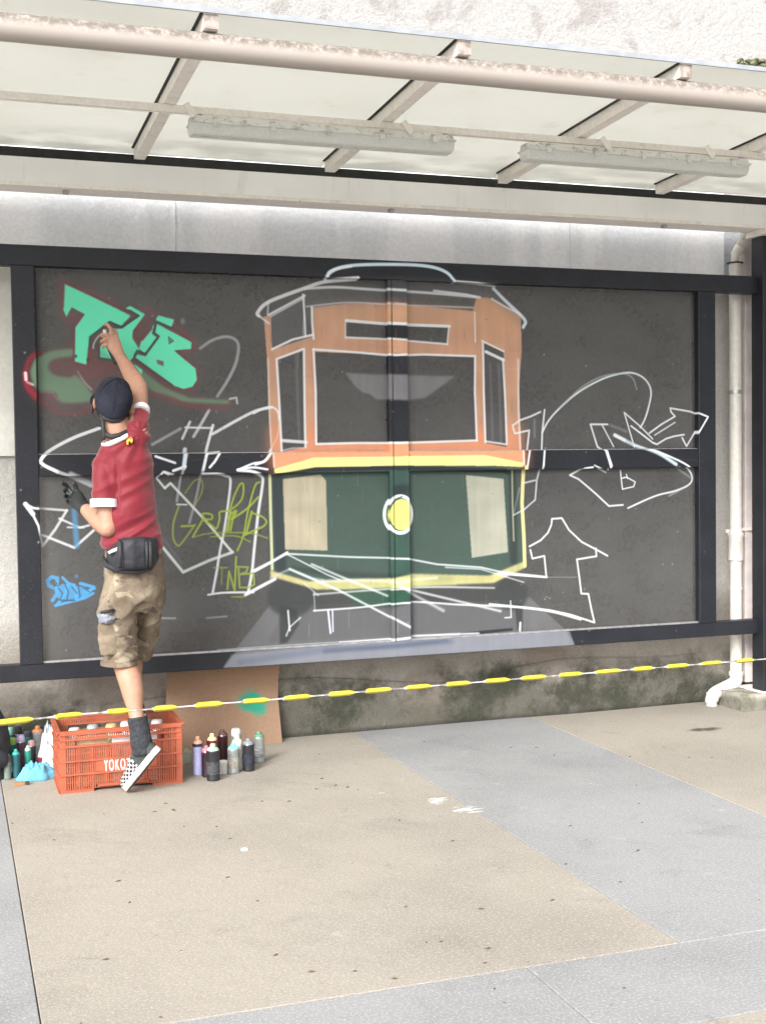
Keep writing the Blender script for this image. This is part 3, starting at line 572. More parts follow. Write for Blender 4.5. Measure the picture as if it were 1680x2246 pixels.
# serrated sheet edge against the left post and mesh teeth
tb=MB()
for i in range(96):
    z_=zmt+.02+i*(ztb-zmt-.04)/96; tb.box((xl1+.0005,YS-.010,z_),(xl1+.010,YS-.006,z_+.0045))
tag(tb.build('edge_teeth',rail_m,hb),kind='stuff')
# tall dark post at the right, on a concrete block
tp_=empty('steel_column',(4.5,6.2,0),'tall dark steel column at the right edge standing on a concrete block','column')
xb=P(1648,900,YP+.06).x; bz=.095
zrail('column_shaft',xb,xb+.20,bz+.004,P(1665,515,YP-.05).z,-.05,.11,tp_)
MB().box((xb-.03,YP-.08,bz+.0005),(xb+.24,YP+.19,bz+.006)).build('base_plate',white_steel,tp_)
bl=empty('concrete_block',(4.55,6.2,0),'low mossy concrete footing block under the dark column','block')
c=G(1637,1562)
def rough_box(a,b,seed=0,amp=.006,n=6):
    bm=bmesh.new(); bmesh.ops.create_cube(bm,size=1); 
    for v in bm.verts: v.co=Vector(((a[0]+b[0])/2+v.co.x*(b[0]-a[0]),(a[1]+b[1])/2+v.co.y*(b[1]-a[1]),(a[2]+b[2])/2+v.co.z*(b[2]-a[2])))
    bmesh.ops.subdivide_edges(bm,edges=bm.edges[:],cuts=n,use_grid_fill=True)
    for v in bm.verts: v.co+=mnoise.noise_vector(v.co*9+Vector((seed,0,0)))*amp
    return MB().bm(bm)
k=M('mossy_concrete',(.33,.31,.27),.92,0,.15); k.over(k.rng(k.noise(9,6,.7),.45,.6,0,.8),(.12,.12,.085)); k.over(k.rng(k.axis(2),.09,.05,0,.6),(.10,.095,.075)); k.bump(k.noise(60,5),.6,.008); mossc=k.done()
rough_box((c.x-.02,c.y,-.02),(5.3,c.y+.30,bz)).build('block_body',mossc,bl,True)
# ---------------------------------------------------------------- downpipes
dp=empty('downpipe',(4.25,6.4,0),'white round plastic downpipe with coupling and elbow outlet right of the mural','pipe')
yd=6.40; px_=P(1612,900,yd).x; r=.036
def pv3(px,py,Y): return P(px,py,Y)
zt=P(1608,578,yd).z
e1=P(1606,1478,yd); e2=P(1577,1500,yd-.03); e3=P(1560,1510,6.37); e4=P(1560,1552,6.37); 
MB().tube([(px_,yd,zt),(px_,yd,1.0),(px_,yd,e1.z)],r,24).build('pipe',pvc_m,dp,True,auto=40)
zc=P(1612,1190,yd).z
MB().lathe([(r,-.11),(r+.009,-.105),(r+.009,.03),(r+.013,.035),(r+.013,.055),(r+.004,.06),(r+.004,.075),(r,.078)],(px_,yd,zc)).build('coupling',grimy_m,dp,True,auto=40)
zc=P(1612,860,yd).z; MB().lathe([(r,-.012),(r+.005,-.011),(r+.005,.011),(r,.012)],(px_,yd,zc)).build('pipe_clamp',alu_m,dp,True,auto=40)
MB().lathe([(r,-.01),(r+.004,-.009),(r+.004,.009),(r,.01)],(px_,yd,P(1612,1290,yd).z)).build('pipe_clamp',grimy_m,dp,True,auto=40)
pth=[Vector((px_,yd,e1.z+.01)),Vector((px_,yd,e1.z-.03)),Vector((px_-.02,yd-.005,e1.z-.055)),Vector((px_-.06,yd-.01,e1.z-.07)),Vector((e3.x+.05,6.38,e1.z-.095)),Vector((e3.x+.015,6.37,e1.z-.11)),Vector((e3.x,6.37,e1.z-.14)),Vector((e3.x,6.37,.03))]
sp=[]
for i in range(len(pth)-1):
    a_,b_,c_,d_=pth[max(i-1,0)],pth[i],pth[i+1],pth[min(i+2,len(pth)-1)]
    for q in range(5):
        t_=q/5; sp.append(.5*((2*b_)+(c_-a_)*t_+(2*a_-5*b_+4*c_-d_)*t_*t_+(3*b_-a_-3*c_+d_)*t_**3))
sp.append(pth[-1])
MB().tube(sp,[r+.003]*len(sp),24).build('elbow',pvc_m,dp,True,auto=50)
MB().lathe([(r-.004,-.05),(r-.004,.05)],(e3.x,6.37,.028)).build('outlet_stub',pvc_m,dp,True,auto=40)
MB().lathe([(r,-.012),(r+.008,-.01),(r+.008,.012),(r+.003,.014)],(px_,yd,e1.z)).build('pipe_clamp',grimy_m,dp,True,auto=40)
# bent upper piece of the drain, from gutter to pipe
ud=empty('drain_elbow',(4.3,6.4,2.5),'short brownish bent drain spout joining the gutter to the white downpipe','spout')
a_=P(1628,495,6.30)+Vector((.02,.0,0)); a_.y=6.27; b_=P(1628,535,yd); c_=P(1612,556,yd); d_=P(1610,580,yd)
MB().tube([a_+Vector((0,0,.05)),a_,b_,b_.lerp(c_,.5)+Vector((.004,0,0)),c_,d_],[.032,.032,.034,.036,.026,.02],20).build('spout',grimy_m,ud,True,auto=60)
MB().lathe([(.028,0),(r+.012,.002),(r+.012,.008),(.028,.012)],(px_,yd,zt-.002)).build('flange',plain('rust_black',(.04,.036,.03),.8),ud,True,auto=40)
cd=MB(); xq=P(1639,900,6.42).x
cdo=cd.box((xq-.033,6.40,bz+.02),(xq+.033,6.46,2.80),.004).build('square_conduit',conduit_m,None,loc=(xq,6.43,.1)); tag(cdo,'pinkish square conduit between the round white downpipe and the dark column','conduit')
MB().beam((px_-.05,yd+.03,P(1612,1165,yd).z),(xq+.06,yd-.03,P(1612,1158,yd).z),.015,.02).build('pipe_strap',conduit_m,dp)
# ---------------------------------------------------------------- canopy
cz0,cs=2.943,.0236; YG=6.15
def cz(y): return cz0+cs*(YG-y)
ca=empty('glazed_canopy',(2,5.2,2.95),'white steel canopy with cream translucent roof sheets above the mural','canopy')
rx=[.90+.957*i for i in range(-3,6)]
for i,x_ in enumerate(rx):
    p=Vector((x_,4.392,cz(4.392)+.026)); q=Vector((x_,YG-.002,cz(YG)+.026))
    rq=[Vector((x_+sx*.026,y_,z_)) for y_,z_ in ((4.390,cz(4.39)+.02),(4.391,cz(4.39)),(YG-.002,cz(YG)),(YG-.002,cz(YG)+.052),(4.390,cz(4.39)+.052)) for sx in (-1,1)]
    MB().add(rq,[(0,2,4,6,8),(9,7,5,3,1),(0,1,3,2),(2,3,5,4),(4,5,7,6),(6,7,9,8),(8,9,1,0)]).build('rafter',white_steel,ca)
    MB().box((x_-.026,4.384,cz(4.39)),(x_+.026,4.3895,cz(4.39)+.051)).build('rafter_end',plain('rusty_shaded_beige',(.36,.30,.27),.7,0,.3,.35,40) if i==0 else bpy.data.materials['rusty_shaded_beige'],ca)  # rusty end face, with its shade put into the colour too
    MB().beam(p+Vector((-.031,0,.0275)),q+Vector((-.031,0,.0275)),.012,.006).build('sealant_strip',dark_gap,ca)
for i in range(len(rx)-1):
    x0,x1=rx[i]+.005,rx[i+1]-.005; vs=[];n=12
    y0,y1=4.384,6.276
    for s_ in (0,1):
        for a_ in range(n+1):
            for b_ in range(5):
                y_=y0+(y1-y0)*a_/n; vs.append((x0+(x1-x0)*b_/4,y_,cz(y_)+.058+s_*.006+ .004*math.sin(math.pi*b_/4)))
    fs=[];w=5;o=(n+1)*5
    for a_ in range(n):
        for b_ in range(4):
            q=a_*w+b_; fs.append((q,q+1,q+w+1,q+w)); fs.append((o+q,o+q+w,o+q+w+1,o+q+1))
    for a_ in range(n): fs+= [(a_*w,(a_+1)*w,o+(a_+1)*w,o+a_*w),(a_*w+4,o+a_*w+4,o+(a_+1)*w+4,(a_+1)*w+4)]
    for b_ in range(4): fs+= [(b_,o+b_,o+b_+1,b_+1),(n*w+b_,n*w+b_+1,o+n*w+b_+1,o+n*w+b_)]
    MB().add(vs,fs).build('roof_sheet',roof_m,ca,True,auto=30)
MB().box((rx[0],4.374,cz(4.38)+.052),(rx[-1],4.383,cz(4.38)+.070)).build('front_trim',plain('grey_trim',(.33,.35,.38),.5),ca)
pyc=4.43; rp=.047
MB().tube([(rx[0],pyc,cz(pyc)-rp),(0,pyc,cz(pyc)-rp),(3,pyc,cz(pyc)-rp),(rx[-1],pyc,cz(pyc)-rp)],rp,32).build('round_beam',pipe_m,ca,True,auto=40)
MB().box((rx[0],5.255,cz(5.27)-.032),(rx[-1],5.285,cz(5.27)-.001),.002).build('light_bar',white_steel,ca)
# gutter channel
gz0=P(0,402,6.15).z; gz1=P(0,340,6.15).z
MB().box((rx[0],6.15,gz0+.014),(rx[-1],6.158,gz1)).box((rx[0],6.158,gz0+.014),(rx[-1],6.30,gz0+.020)).build('gutter',gutter_m,ca)
MB().box((rx[0],6.144,gz0-.004),(rx[-1],6.30,gz0+.0135)).build('gutter_lip',white_steel,ca)
MB().box((rx[0],6.28,gz0+.021),(rx[-1],6.30,cz(6.3)+.058)).build('gutter_shade_strip',dark_gap,ca)  # dark strip added for the shade under the roof sheet ends
for (px,py) in ((145,403),(858,447),(1457,482)):
    v=P(px,py,6.2); MB().box((v.x-.014,6.19,gz0-.022),(v.x+.014,6.22,gz0-.0045),.003).build('gutter_bolt',alu_m,ca)
MB().box((xb-.03,6.10,P(1665,515,6.15).z+.001),(xb+.24,6.29,gz0-.005)).build('column_cap',white_steel,ca)
# ---------------------------------------------------------------- light fittings
k=M('dusty_diffuser',(.72,.735,.71),.35,0,.4); k.over(k.rng(k.noise(3,5,stretch=(1,6,6)),.5,.75,0,.2),(.62,.63,.60)); k.mottle(90,.05); diff_m=k.done()
k=M('dirty_fitting_grey',(.74,.75,.71),.6,0,.3); k.over(k.rng(k.noise(16,6,.8),.52,.62,0,.7),(.30,.28,.24)); k.over(k.rng(k.noise(40,5),.6,.7,0,.5),(.66,.65,.6)); fit_m=k.done()
def fitting(pl,pr,lab):
    a=P(*pl,5.27); b=P(*pr,5.27); b.z=a.z=(a.z+b.z)/2; e=empty('strip_light',a.lerp(b,.5),lab,'light fitting','strip lights under the canopy')
    z=a.z; L=b.x-a.x; y=5.27
    def dome(x,s,q=1): return [Vector((x,y+u*s,z-.004-w*q)) for u,w in ((.052,0),(.050,.018),(.043,.036),(.034,.043),(-.034,.043),(-.043,.036),(-.050,.018),(-.052,0))]
    MB().rings([dome(a.x,.9,.8),dome(a.x+.006,1),dome(b.x-.006,1),dome(b.x,.9,.8)]).build('diffuser',diff_m,e,True,auto=20)
    MB().box((a.x-.004,y-.060,z-.004),(b.x+.004,y+.060,z+.005),.002).build('lip',fit_m,e)
    def hs(x,s): return [Vector((x,y+u*s,z+w)) for u,w in ((.052,.0052),(.040,.028),(-.040,.028),(-.052,.0052))]
    MB().rings([hs(a.x+.002,.9),hs(a.x+.008,1),hs(b.x-.008,1),hs(b.x-.002,.9)]).build('housing',fit_m,e)
    MB().beam((a.x+.02,y,z-.0475),(b.x-.02,y,z-.0475),.008,.001).build('mould_line',fit_m,e)
    for i in range(5):
        x=a.x+.10+(L-.2)*i/4; MB().box((x-.012,y-.067,z-.018),(x+.012,y-.0605,z+.014),.002).box((x-.010,y-.060,z+.018),(x+.010,y-.045,z+.026),.001).build('clip',fit_m,e)
    MB().box((a.x+.05,y-.03,z+.03),(b.x-.05,y+.03,z+.036)).build('top_plate',white_steel,e)
    return e,a,b
e1_,fa,fb=fitting((416,270),(988,318),'grimy strip light hanging under the canopy, the left of the two')
e2_,ga,gb=fitting((1148,330),(1630,366),'grimy strip light hanging under the canopy, the right of the two near the frame edge')
for e,a,b,pts in ((e1_,fa,fb,((426,),(900,))),(e2_,ga,gb,((1333,),(1560,)))):
    for (q,) in pts:
        x_=P(q,250,5.23).x
        vs=[Vector((x_-.035,5.225,cz(5.22)-.002)),Vector((x_+.0,5.215,a.z+.02))]
        MB().beam(vs[0],vs[1],.026,.004,up=(0,1,0)).build('hanger_strap',white_steel,e)
# ---------------------------------------------------------------- the painter
k=M('skin',(.43,.24,.165),.55,0,.35); k.over(k.rng(k.noise(14,4),.4,.7,0,.35),(.36,.17,.115)); k.mottle(60,.06); k.bump(k.noise(120,3),.15,.002); k.b.inputs['Subsurface Weight'].default_value=.05; skin_m=k.done()
k=M('crimson_jersey',(.18,.0065,.0175),.62,0,.35); k.over(k.rng(k.noise(5,3),.4,.65,0,.35),(.155,.006,.014)); k.mottle(200,.08); k.bump(k.noise(420,2),.15,.001); k.b.inputs['Sheen Weight'].default_value=.3; shirt_m=k.done()
trim_m=plain('white_knit_trim',(.80,.78,.80),.8,0,.2,.05)
k=M('washed_camo_cotton',(.175,.138,.102),.9,0,.15)
k.over(k.rng(k.noise(7.5,3,dist=.8),.50,.57,0,.75),(.27,.225,.165)); k.over(k.rng(k.noise(11,3,dist=1),.56,.62,0,.8),(.115,.085,.068)); k.over(k.rng(k.noise(9.1,2,dist=1.2),.62,.66,0,.7),(.36,.31,.225)); k.mottle(60,.1); k.bump(k.noise(500,2),.25,.001); camo_m=k.done()
k=M('dark_navy_cap_cloth',(.022,.024,.036),.85,0,.2); k.mottle(12,.3); k.mottle(120,.15); k.bump(k.noise(300,2),.2,.001); capm=k.done()
k=M('black_nylon_bag',(.028,.029,.036),.6,0,.35); k.mottle(15,.25); k.mottle(200,.12); k.bump(k.noise(40,3),.2,.004); bag_m=k.done()
k=M('charcoal_sock_knit',(.045,.048,.055),.95,0,.1); k.mottle(80,.3); k.bump(k.noise(160,2,stretch=(2,2,.6)),.5,.003); sock_m=k.done()
hair_m=plain('short_dark_hair',(.018,.014,.011),.8,0,.3,.3,200)
glove_m=plain('black_nitrile',(.020,.022,.024),.42,0,.5,.2,30)
mask_m=plain('dark_rubber_mask',(.025,.025,.028),.6)
rag_m=plain('grey_blue_rag',(.22,.235,.28),.9,0,.1,.2,25)
rub_m=plain('white_rubber_sole',(.66,.64,.58),.6,0,.3,.1,30)
und_m=plain('grey_rubber_tread',(.12,.115,.11),.8,0,.2,.2,60)
def hw(px,Y,cx=None):     # photo half width -> metres at that depth
    zc=(Vector((P(280,1100,Y).x,Y,0))).dot(Vector((FF.x,FF.y,0)).normalized()); return px*zc/F_PX
pe=empty('person',G(300,1715),'painter in crimson shirt and dark cap reaching up to spray the mint letters','person')
# joints
HC=P(249,884,5.70)                                   # head centre
NK=P(260,960,5.69)
lS,lE,lW=P(229,1012,5.70),P(237,1158,5.64),P(183,1112,5.86)
rS,rE,rW=P(303,950,5.66),P(306,850,5.84),P(263,780,6.02)
hipL,kneL,ankL=P(268,1270,5.68),P(266,1435,5.74),P(306,1592,5.585)
hipR,kneR,ankR=P(320,1270,5.74),P(282,1408,5.98),P(290,1545,5.99)
hr=Matrix.Rotation(math.radians(8),3,'Y')@Matrix.Rotation(math.radians(-4),3,'Z')@Matrix.Rotation(math.radians(30),3,'X')   # face tipped up
def H(x,y,z): return HC+hr@Vector((x,y,z))
b=MB()
b.ell(HC+hr@Vector((0,0,.015)),(.074,.092,.098),hr)
b.ell(H(0,.022,-.062),(.054,.066,.060),hr); b.ell(H(0,.05,-.095),(.03,.03,.025),hr)
b.tube([H(0,.098,.012),H(0,.112,-.018),H(0,.100,-.032)],[.009,.015,.009],10,rnd=True)      # nose
b.ell(H(0,.088,-.060),(.024,.010,.006),hr,12,8); b.ell(H(0,.086,-.070),(.020,.010,.006),hr,12,8)   # lips
for s in (-1,1):
    b.ell(H(s*.031,.082,.010),(.014,.010,.009),hr,12,8); b.ell(H(s*.032,.086,.026),(.022,.008,.006),hr,12,8)
    b.ell(H(s*.077,-.004,-.012),(.008,.018,.031),hr,12,8); b.ell(H(s*.083,-.010,-.004),(.006,.013,.022),hr,12,8)
b.tube([H(0,-.018,-.03),NK+Vector((-.004,.0,.02)),NK+Vector((.006,.0,-.05))],[.056,.056,.066],18)
# trunk core under the clothes
b.tube([NK+Vector((0,0,-.03)),P(272,1020,5.70),P(288,1130,5.70),P(296,1210,5.71),P(297,1270,5.71)],[(.05,.05),(.11,.075),(.10,.07),(.10,.075),(.09,.07)],18,up=(1,0,0),rnd=True)
b.tube([NK+Vector((.0,0,-.05)),lS+Vector((.02,0,.0))],[.05,.05],14,rnd=True); b.tube([NK+Vector((0,0,-.04)),rS],[.05,.05],14,rnd=True)
# left arm
b.tube([lS,lS.lerp(lE,.4),lS.lerp(lE,.8),lE],[.044,.043,.040,.040],16,rnd=True)
b.tube([lE,lE.lerp(lW,.25),lE.lerp(lW,.6),lW],[.043,.046,.037,.027],16,rnd=True)
# raised arm
b.tube([rS,rS.lerp(rE,.4),rS.lerp(rE,.8),rE],[.050,.046,.041,.039],16,rnd=True)
b.tube([rE,rE.lerp(rW,.2),rE.lerp(rW,.5),rE.lerp(rW,.8),rW],[.039,.042,.037,.029,.026],16,rnd=True)
# legs: standing leg on tiptoe, other leg bent with the foot on the crate rim
def calf(kn,an,s=1):
    d=an-kn; bk=Vector((.010,-.022,0))
    return b.tube([kn+Vector((0,0,.10)),kn,kn+d*.18+bk*.4,kn+d*.36+bk,kn+d*.55+bk*.7,kn+d*.8,an],[.062,.052*s,.051*s,.054*s,.048*s,.034,.031],18,rnd=True)
calf(kneL,ankL); calf(kneR,ankR,.92)
b.tube([hipL+Vector((.02,0,0)),kneL],[.068,.056],16,rnd=True); b.tube([hipR,kneR],[.085,.056],16,rnd=True)
toeL=P(287,1722,5.650); heelL=P(338,1640,5.555)
b.tube([ankL,P(312,1640,5.59),heelL.lerp(toeL,.45)+Vector((-.025,.03,.02)),heelL.lerp(toeL,.72)+Vector((-.02,.02,.015))],[.031,.028,.024,.018],12,rnd=True)
# raised right hand
up=(rW-rE).normalized(); hc=P(247,750,6.05)
pr=(P(243,735,6.06)-rW).normalized()
sd=Vector((1,0,.25)).normalized(); 
b.tube([rW,rW.lerp(hc,.5),hc,hc+pr*.028],[(.026,.024),(.033,.022),(.040,.021),(.036,.017)],14,up=sd,rnd=True)
def fing(pts,r=.0088): b.tube(pts,[r*1.05]+[r]*(len(pts)-2)+[r*.85],10,rnd=True)
fing([P(246,738,6.05),P(243,720,6.045),P(236,711,6.055),P(230,712,6.075)],.0092)          # index on the nozzle
fing([P(240,742,6.045),P(234,732,6.035),P(227,733,6.05),P(223,738,6.075)])
fing([P(240,750,6.045),P(231,745,6.028),P(224,748,6.045),P(222,752,6.07)])
fing([P(242,758,6.045),P(233,757,6.030),P(226,760,6.045),P(226,763,6.07)],.0078)
fing([P(252,752,6.05),P(257,738,6.07),P(255,727,6.09),P(248,722,6.10)],.0098)            # thumb on the far side
bd=remesh(b,.0048,3).build('body',skin_m,pe,True)
# glove on the left hand, holding a cap
g=MB(); gc=P(166,1092,5.93)
g.tube([lW.lerp(lE,.10),lW,lW.lerp(gc,.5),gc],[(.034,.034),(.032,.032),(.038,.026),(.042,.024)],14,up=(.5,0,.8),rnd=True)
def gf(pts,r=.0100): g.tube(pts,[r]*len(pts),10,rnd=True)
gf([P(160,1083,5.95),P(150,1070,5.96),P(145,1063,5.95),P(138,1060,5.94)]); gf([P(157,1088,5.95),P(146,1080,5.97),P(141,1074,5.955)])
gf([P(156,1096,5.94),P(146,1091,5.95),P(143,1085,5.93)]); gf([P(160,1104,5.93),P(151,1102,5.94),P(147,1096,5.92)],.009); gf([P(170,1080,5.93),P(167,1066,5.925),P(163,1060,5.92)],.011)
remesh(g,.0045,2).build('glove',glove_m,pe,True)
# ---- shirt
def folds(v,n):
    q=Vector((v.x*1.0+v.z*.55,v.y,v.z*1.0-v.x*.55))        # diagonal folds
    t=.5-abs(mnoise.noise(Vector((q.x*3.2,q.y*3,q.z*17)))); low=max(0,min(1,(1.42-v.z)/.30)); hi=max(0,min(1,(v.z-1.40)/.14))
    f=.030*(t-.36)*(.35+.65*low)
    # drag lines to the raised shoulder
    w=Vector((v.x-rS.x,0,v.z-rS.z)); a=math.atan2(w.z,w.x); rr=w.length
    f+=.0045*math.sin(a*9+mnoise.noise(v*5)*4)*math.exp(-((rr-.10)/.09)**2)
    f+=.004*mnoise.noise(v*9)+.0015*mnoise.noise(v*28)
    g_=P(255,1060,5.6).x+.02*(v.z-1.35); f-=.016*math.exp(-((v.x-g_)/.011)**2)*max(0,min(1,(1.52-v.z)/.10))*max(0,min(1,(v.z-1.25)/.05))*(1 if n.y<-.1 else 0)
    return f
s=MB()
def sec(px,py,Y,w,d): return (P(px,py,Y),(hw(w,Y),d))
tor=[sec(290,1206,5.695,68,.125),sec(289,1185,5.695,66,.122),sec(287,1150,5.695,61,.116),sec(284,1100,5.695,57,.112),sec(280,1050,5.695,57,.112),sec(276,1010,5.695,60,.108),sec(272,982,5.695,57,.092),sec(267,962,5.695,42,.072),sec(262,950,5.69,28,.062)]
s.tube([t[0] for t in tor],[t[1] for t in tor],32,up=(1,0,.0))
s.ell(P(262,1000,5.70),(.14,.088,.055),Matrix.Rotation(math.radians(20),3,'Y').inverted())
s.tube([lS+Vector((.03,0,.012)),P(228,1035,5.68),P(229,1075,5.660),P(229,1103,5.650)],[.056,.058,.056,.057],20,rnd=False)
s.ell(lS+Vector((.012,0,-.008)),(.062,.062,.052))
s.tube([P(292,968,5.67),P(303,935,5.68),P(310,905,5.72)],[(.066,.072),(.050,.060),(.036,.044)],20,up=(1,0,0))
s.ell(P(300,962,5.665),(.062,.062,.060))
remesh(s,.0068,5,folds).build('shirt',shirt_m,pe,True)
# white cuffs, collar, dark ring in the neck opening
def band(path,ro,ri,name,mat,n=24,up=None):
    m_=MB(); rg=[]
    p=[Vector(x) for x in path]; t=(p[-1]-p[0]).normalized(); u=Vector(up or (1,0,0)); a=(u-t*u.dot(t)).normalized(); c=t.cross(a)
    for q,(ra,rb) in ((p[0],ro),(p[-1],ro),(p[-1],ri),(p[0],ri)): rg.append([q+a*(ra*math.cos(i*2*math.pi/n))+c*(rb*math.sin(i*2*math.pi/n)) for i in range(n)])
    rg.append(rg[0]); m_.rings(rg,False); return m_.build(name,mat,pe,True,auto=40)
band([P(229,1095,5.651),P(229,1113,5.648)],(.0610,.0610),(.047,.047),'sleeve_cuff',trim_m)
t_=(rE-rS).normalized(); cc=P(309.5,905,5.722)
band([cc-t_*.004,cc+t_*.020],(.0405,.0485),(.030,.034),'sleeve_cuff',trim_m)
cb=MB(); ring=[]; 
cN=P(261,960,5.685); ax=(Matrix.Rotation(math.radians(-31),3,'Y').inverted()@Vector((0,0,1)))
ax=Vector((-.44,-.10,.89)).normalized(); a_=Vector((1,0,.494)).normalized(); a_=(a_-ax*a_.dot(ax)).normalized(); c_=ax.cross(a_)
path=[cN+a_*(.079*math.cos(i*2*math.pi/40))+c_*(.070*math.sin(i*2*math.pi/40)) for i in range(41)]
rg=[]
for i,p in enumerate(path):
    r_=(p-cN).normalized(); rg.append([p+r_*.005-ax*.010,p+r_*.003+ax*.010,p-r_*.003+ax*.012,p-r_*.004-ax*.008])
cb.rings(rg,False).build('collar',trim_m,pe,True)
band([cN-ax*.012,cN+ax*.004],(.075,.066),(.050,.046),'neck_opening',mask_m,up=(1,0,.49))
# small yellow emblem on the back: a simple bird-like mark
em=MB(); 
def eb(px,py,Y=5.592): return P(px,py,Y)
def flat(pts,th=.003,Y=5.592): 
    f=[P(x,y,Y) for x,y in pts]; n=len(f); em.add(f+[v+Vector((0,.02,0)) for v in f],[tuple(range(n))]+[(i,(i+1)%n,n+(i+1)%n,n+i) for i in range(n)])
for pts in ([(279,966),(284,961),(288,963),(291,960),(292,968),(289,972),(286,967),(282,970),(283,975),(279,975)],[(286,960),(288,958),(289,961)]): flat(pts,Y=5.586)
em.build('back_emblem',plain('yellow_print',(.72,.42,.06),.7),pe)
# ---- shorts
def sf(v,n):
    t=.5-abs(mnoise.noise(Vector((v.x*5+v.z*4,v.y*5,v.z*13-v.x*5)))); u=.5-abs(mnoise.noise(Vector((v.x*11,v.y*9,v.z*6+4))))
    near=max(0,min(1,(.95-v.z)/.12)); return .030*(t-.36)*(.35+.65*near)+.009*(u-.3)+.002*mnoise.noise(v*30)
q=MB()
def st(L,up=(1,0,0)): q.tube([P(x,y,Y) for x,y,Y,w,d in L],[(hw(w,Y),d) for x,y,Y,w,d in L],28,up=up)
st([(293,1196,5.70,62,.115),(296,1230,5.70,65,.125),(297,1270,5.70,67,.135),(294,1310,5.705,60,.125),(290,1335,5.71,40,.09)])
st([(270,1270,5.69,38,.11),(262,1310,5.69,45,.105),(258,1350,5.695,43,.100),(260,1400,5.71,41,.096),(263,1440,5.72,40,.092),(263,1457,5.72,40,.090)])
st([(330,1270,5.72,34,.11),(333,1305,5.75,30,.105),(327,1345,5.81,27,.10),(318,1395,5.88,27,.095),(311,1425,5.92,26,.090)])
# rear pocket seams, cargo pocket
sh=remesh(q,.0068,4,sf); sh.build('shorts',camo_m,pe,True)
pk=MB(); pk.tube([P(240,1368,5.625),P(243,1400,5.63),P(246,1432,5.64)],[(.052,.018),(.056,.024),(.052,.014)],20,up=(1,0,0),rnd=True)
remesh(pk,.006,3,lambda v,n:.006*(.5-abs(mnoise.noise(Vector((v.x*14,v.y*8,v.z*22))))-.25)).build('cargo_pocket',camo_m,pe,True)
hm=MB()
band([P(263,1448,5.72),P(263,1457.5,5.72)],(hw(41.5,5.72),.0935),(hw(37,5.72),.084),'hem_band',camo_m)
rg_=MB(); rg_.tube([P(216,1346,5.62),P(222,1356,5.60),P(236,1358,5.590),(P(250,1360,5.60))],[(.006,.008),(.026,.010),(.022,.013),(.018,.008)],14,up=(0,0,1),rnd=False)
remesh(rg_,.004,1,lambda v,n:.006*mnoise.noise(v*60)).build('rag',rag_m,pe,True)
dk=MB(); dk.tube([P(224,1343,5.60),P(238,1341,5.585),P(249,1338,5.60)],[(.007,.010),(.008,.012),(.007,.010)],10,up=(0,0,1),rnd=True); dk.tube([P(252,1358,5.60),P(262,1357,5.60),P(270,1350,5.605)],[(.004,.008)]*3,8,up=(0,0,1),rnd=True)
dk.build('pocket_opening',mask_m,pe,True)
# ---- waist bag
w=MB(); 
def bagsec(t):   # along the belt from left to right, hanging on the back
    return None
prof=[(236,1228,5.63,16,.035),(252,1226,5.585,32,.045),(268,1216,5.555,35,.050),(290,1214,5.545,37,.052),(315,1212,5.55,36,.050),(334,1211,5.585,33,.044),(345,1206,5.63,26,.035)]
def rr_(c,hv,dp,n=20):
    o=[]
    for i in range(n):
        t=i*2*math.pi/n; cs_,sn=math.cos(t),math.sin(t); o.append(c+Vector((0,math.copysign(abs(cs_)**.55,cs_)*dp,math.copysign(abs(sn)**.55,sn)*hv)))
    return o
w.rings([rr_(P(x,y,Y),hw(h_,Y),d) for x,y,Y,h_,d in prof])
remesh(w,.0055,3,lambda v,n:.003*mnoise.noise(v*24)+.004*(.5-abs(mnoise.noise(Vector((v.x*12,0,v.z*30))))-.3)).build('waist_bag',bag_m,pe,True)
for px in (264,322,330):
    a=P(px,1184,5.51); c2=P(px+1,1246,5.50); MB().tube([a+Vector((0,.03,.0)),a.lerp(c2,.1)+Vector((0,-.006,0)),a.lerp(c2,.5)+Vector((0,-.012,0)),a.lerp(c2,.92)+Vector((0,-.004,0)),c2+Vector((0,.03,0))],[(.007,.003)]*5,8,up=(1,0,0)).build('bag_strap',mask_m,pe,True)
lb=[P(238,1211,5.545),P(258,1200,5.535),P(259,1207,5.532),P(240,1215,5.542)]; MB().add(lb+[v+Vector((0,.03,0)) for v in lb],[(0,1,2,3),(0,4,5,1),(1,5,6,2),(2,6,7,3),(3,7,4,0)]).build('bag_label',plain('grey_tag',(.42,.42,.45),.7),pe)
MB().tube([P(228,1222,5.66),P(234,1240,5.60),P(262,1252,5.555),P(300,1254,5.545),P(330,1246,5.56),P(347,1222,5.62),P(352,1204,5.68)],[(.010,.006),(.013,.010),(.012,.014),(.012,.014),(.012,.012),(.010,.006),(.012,.005)],12,up=(0,0,1)).build('waist_belt',bag_m,pe,True)
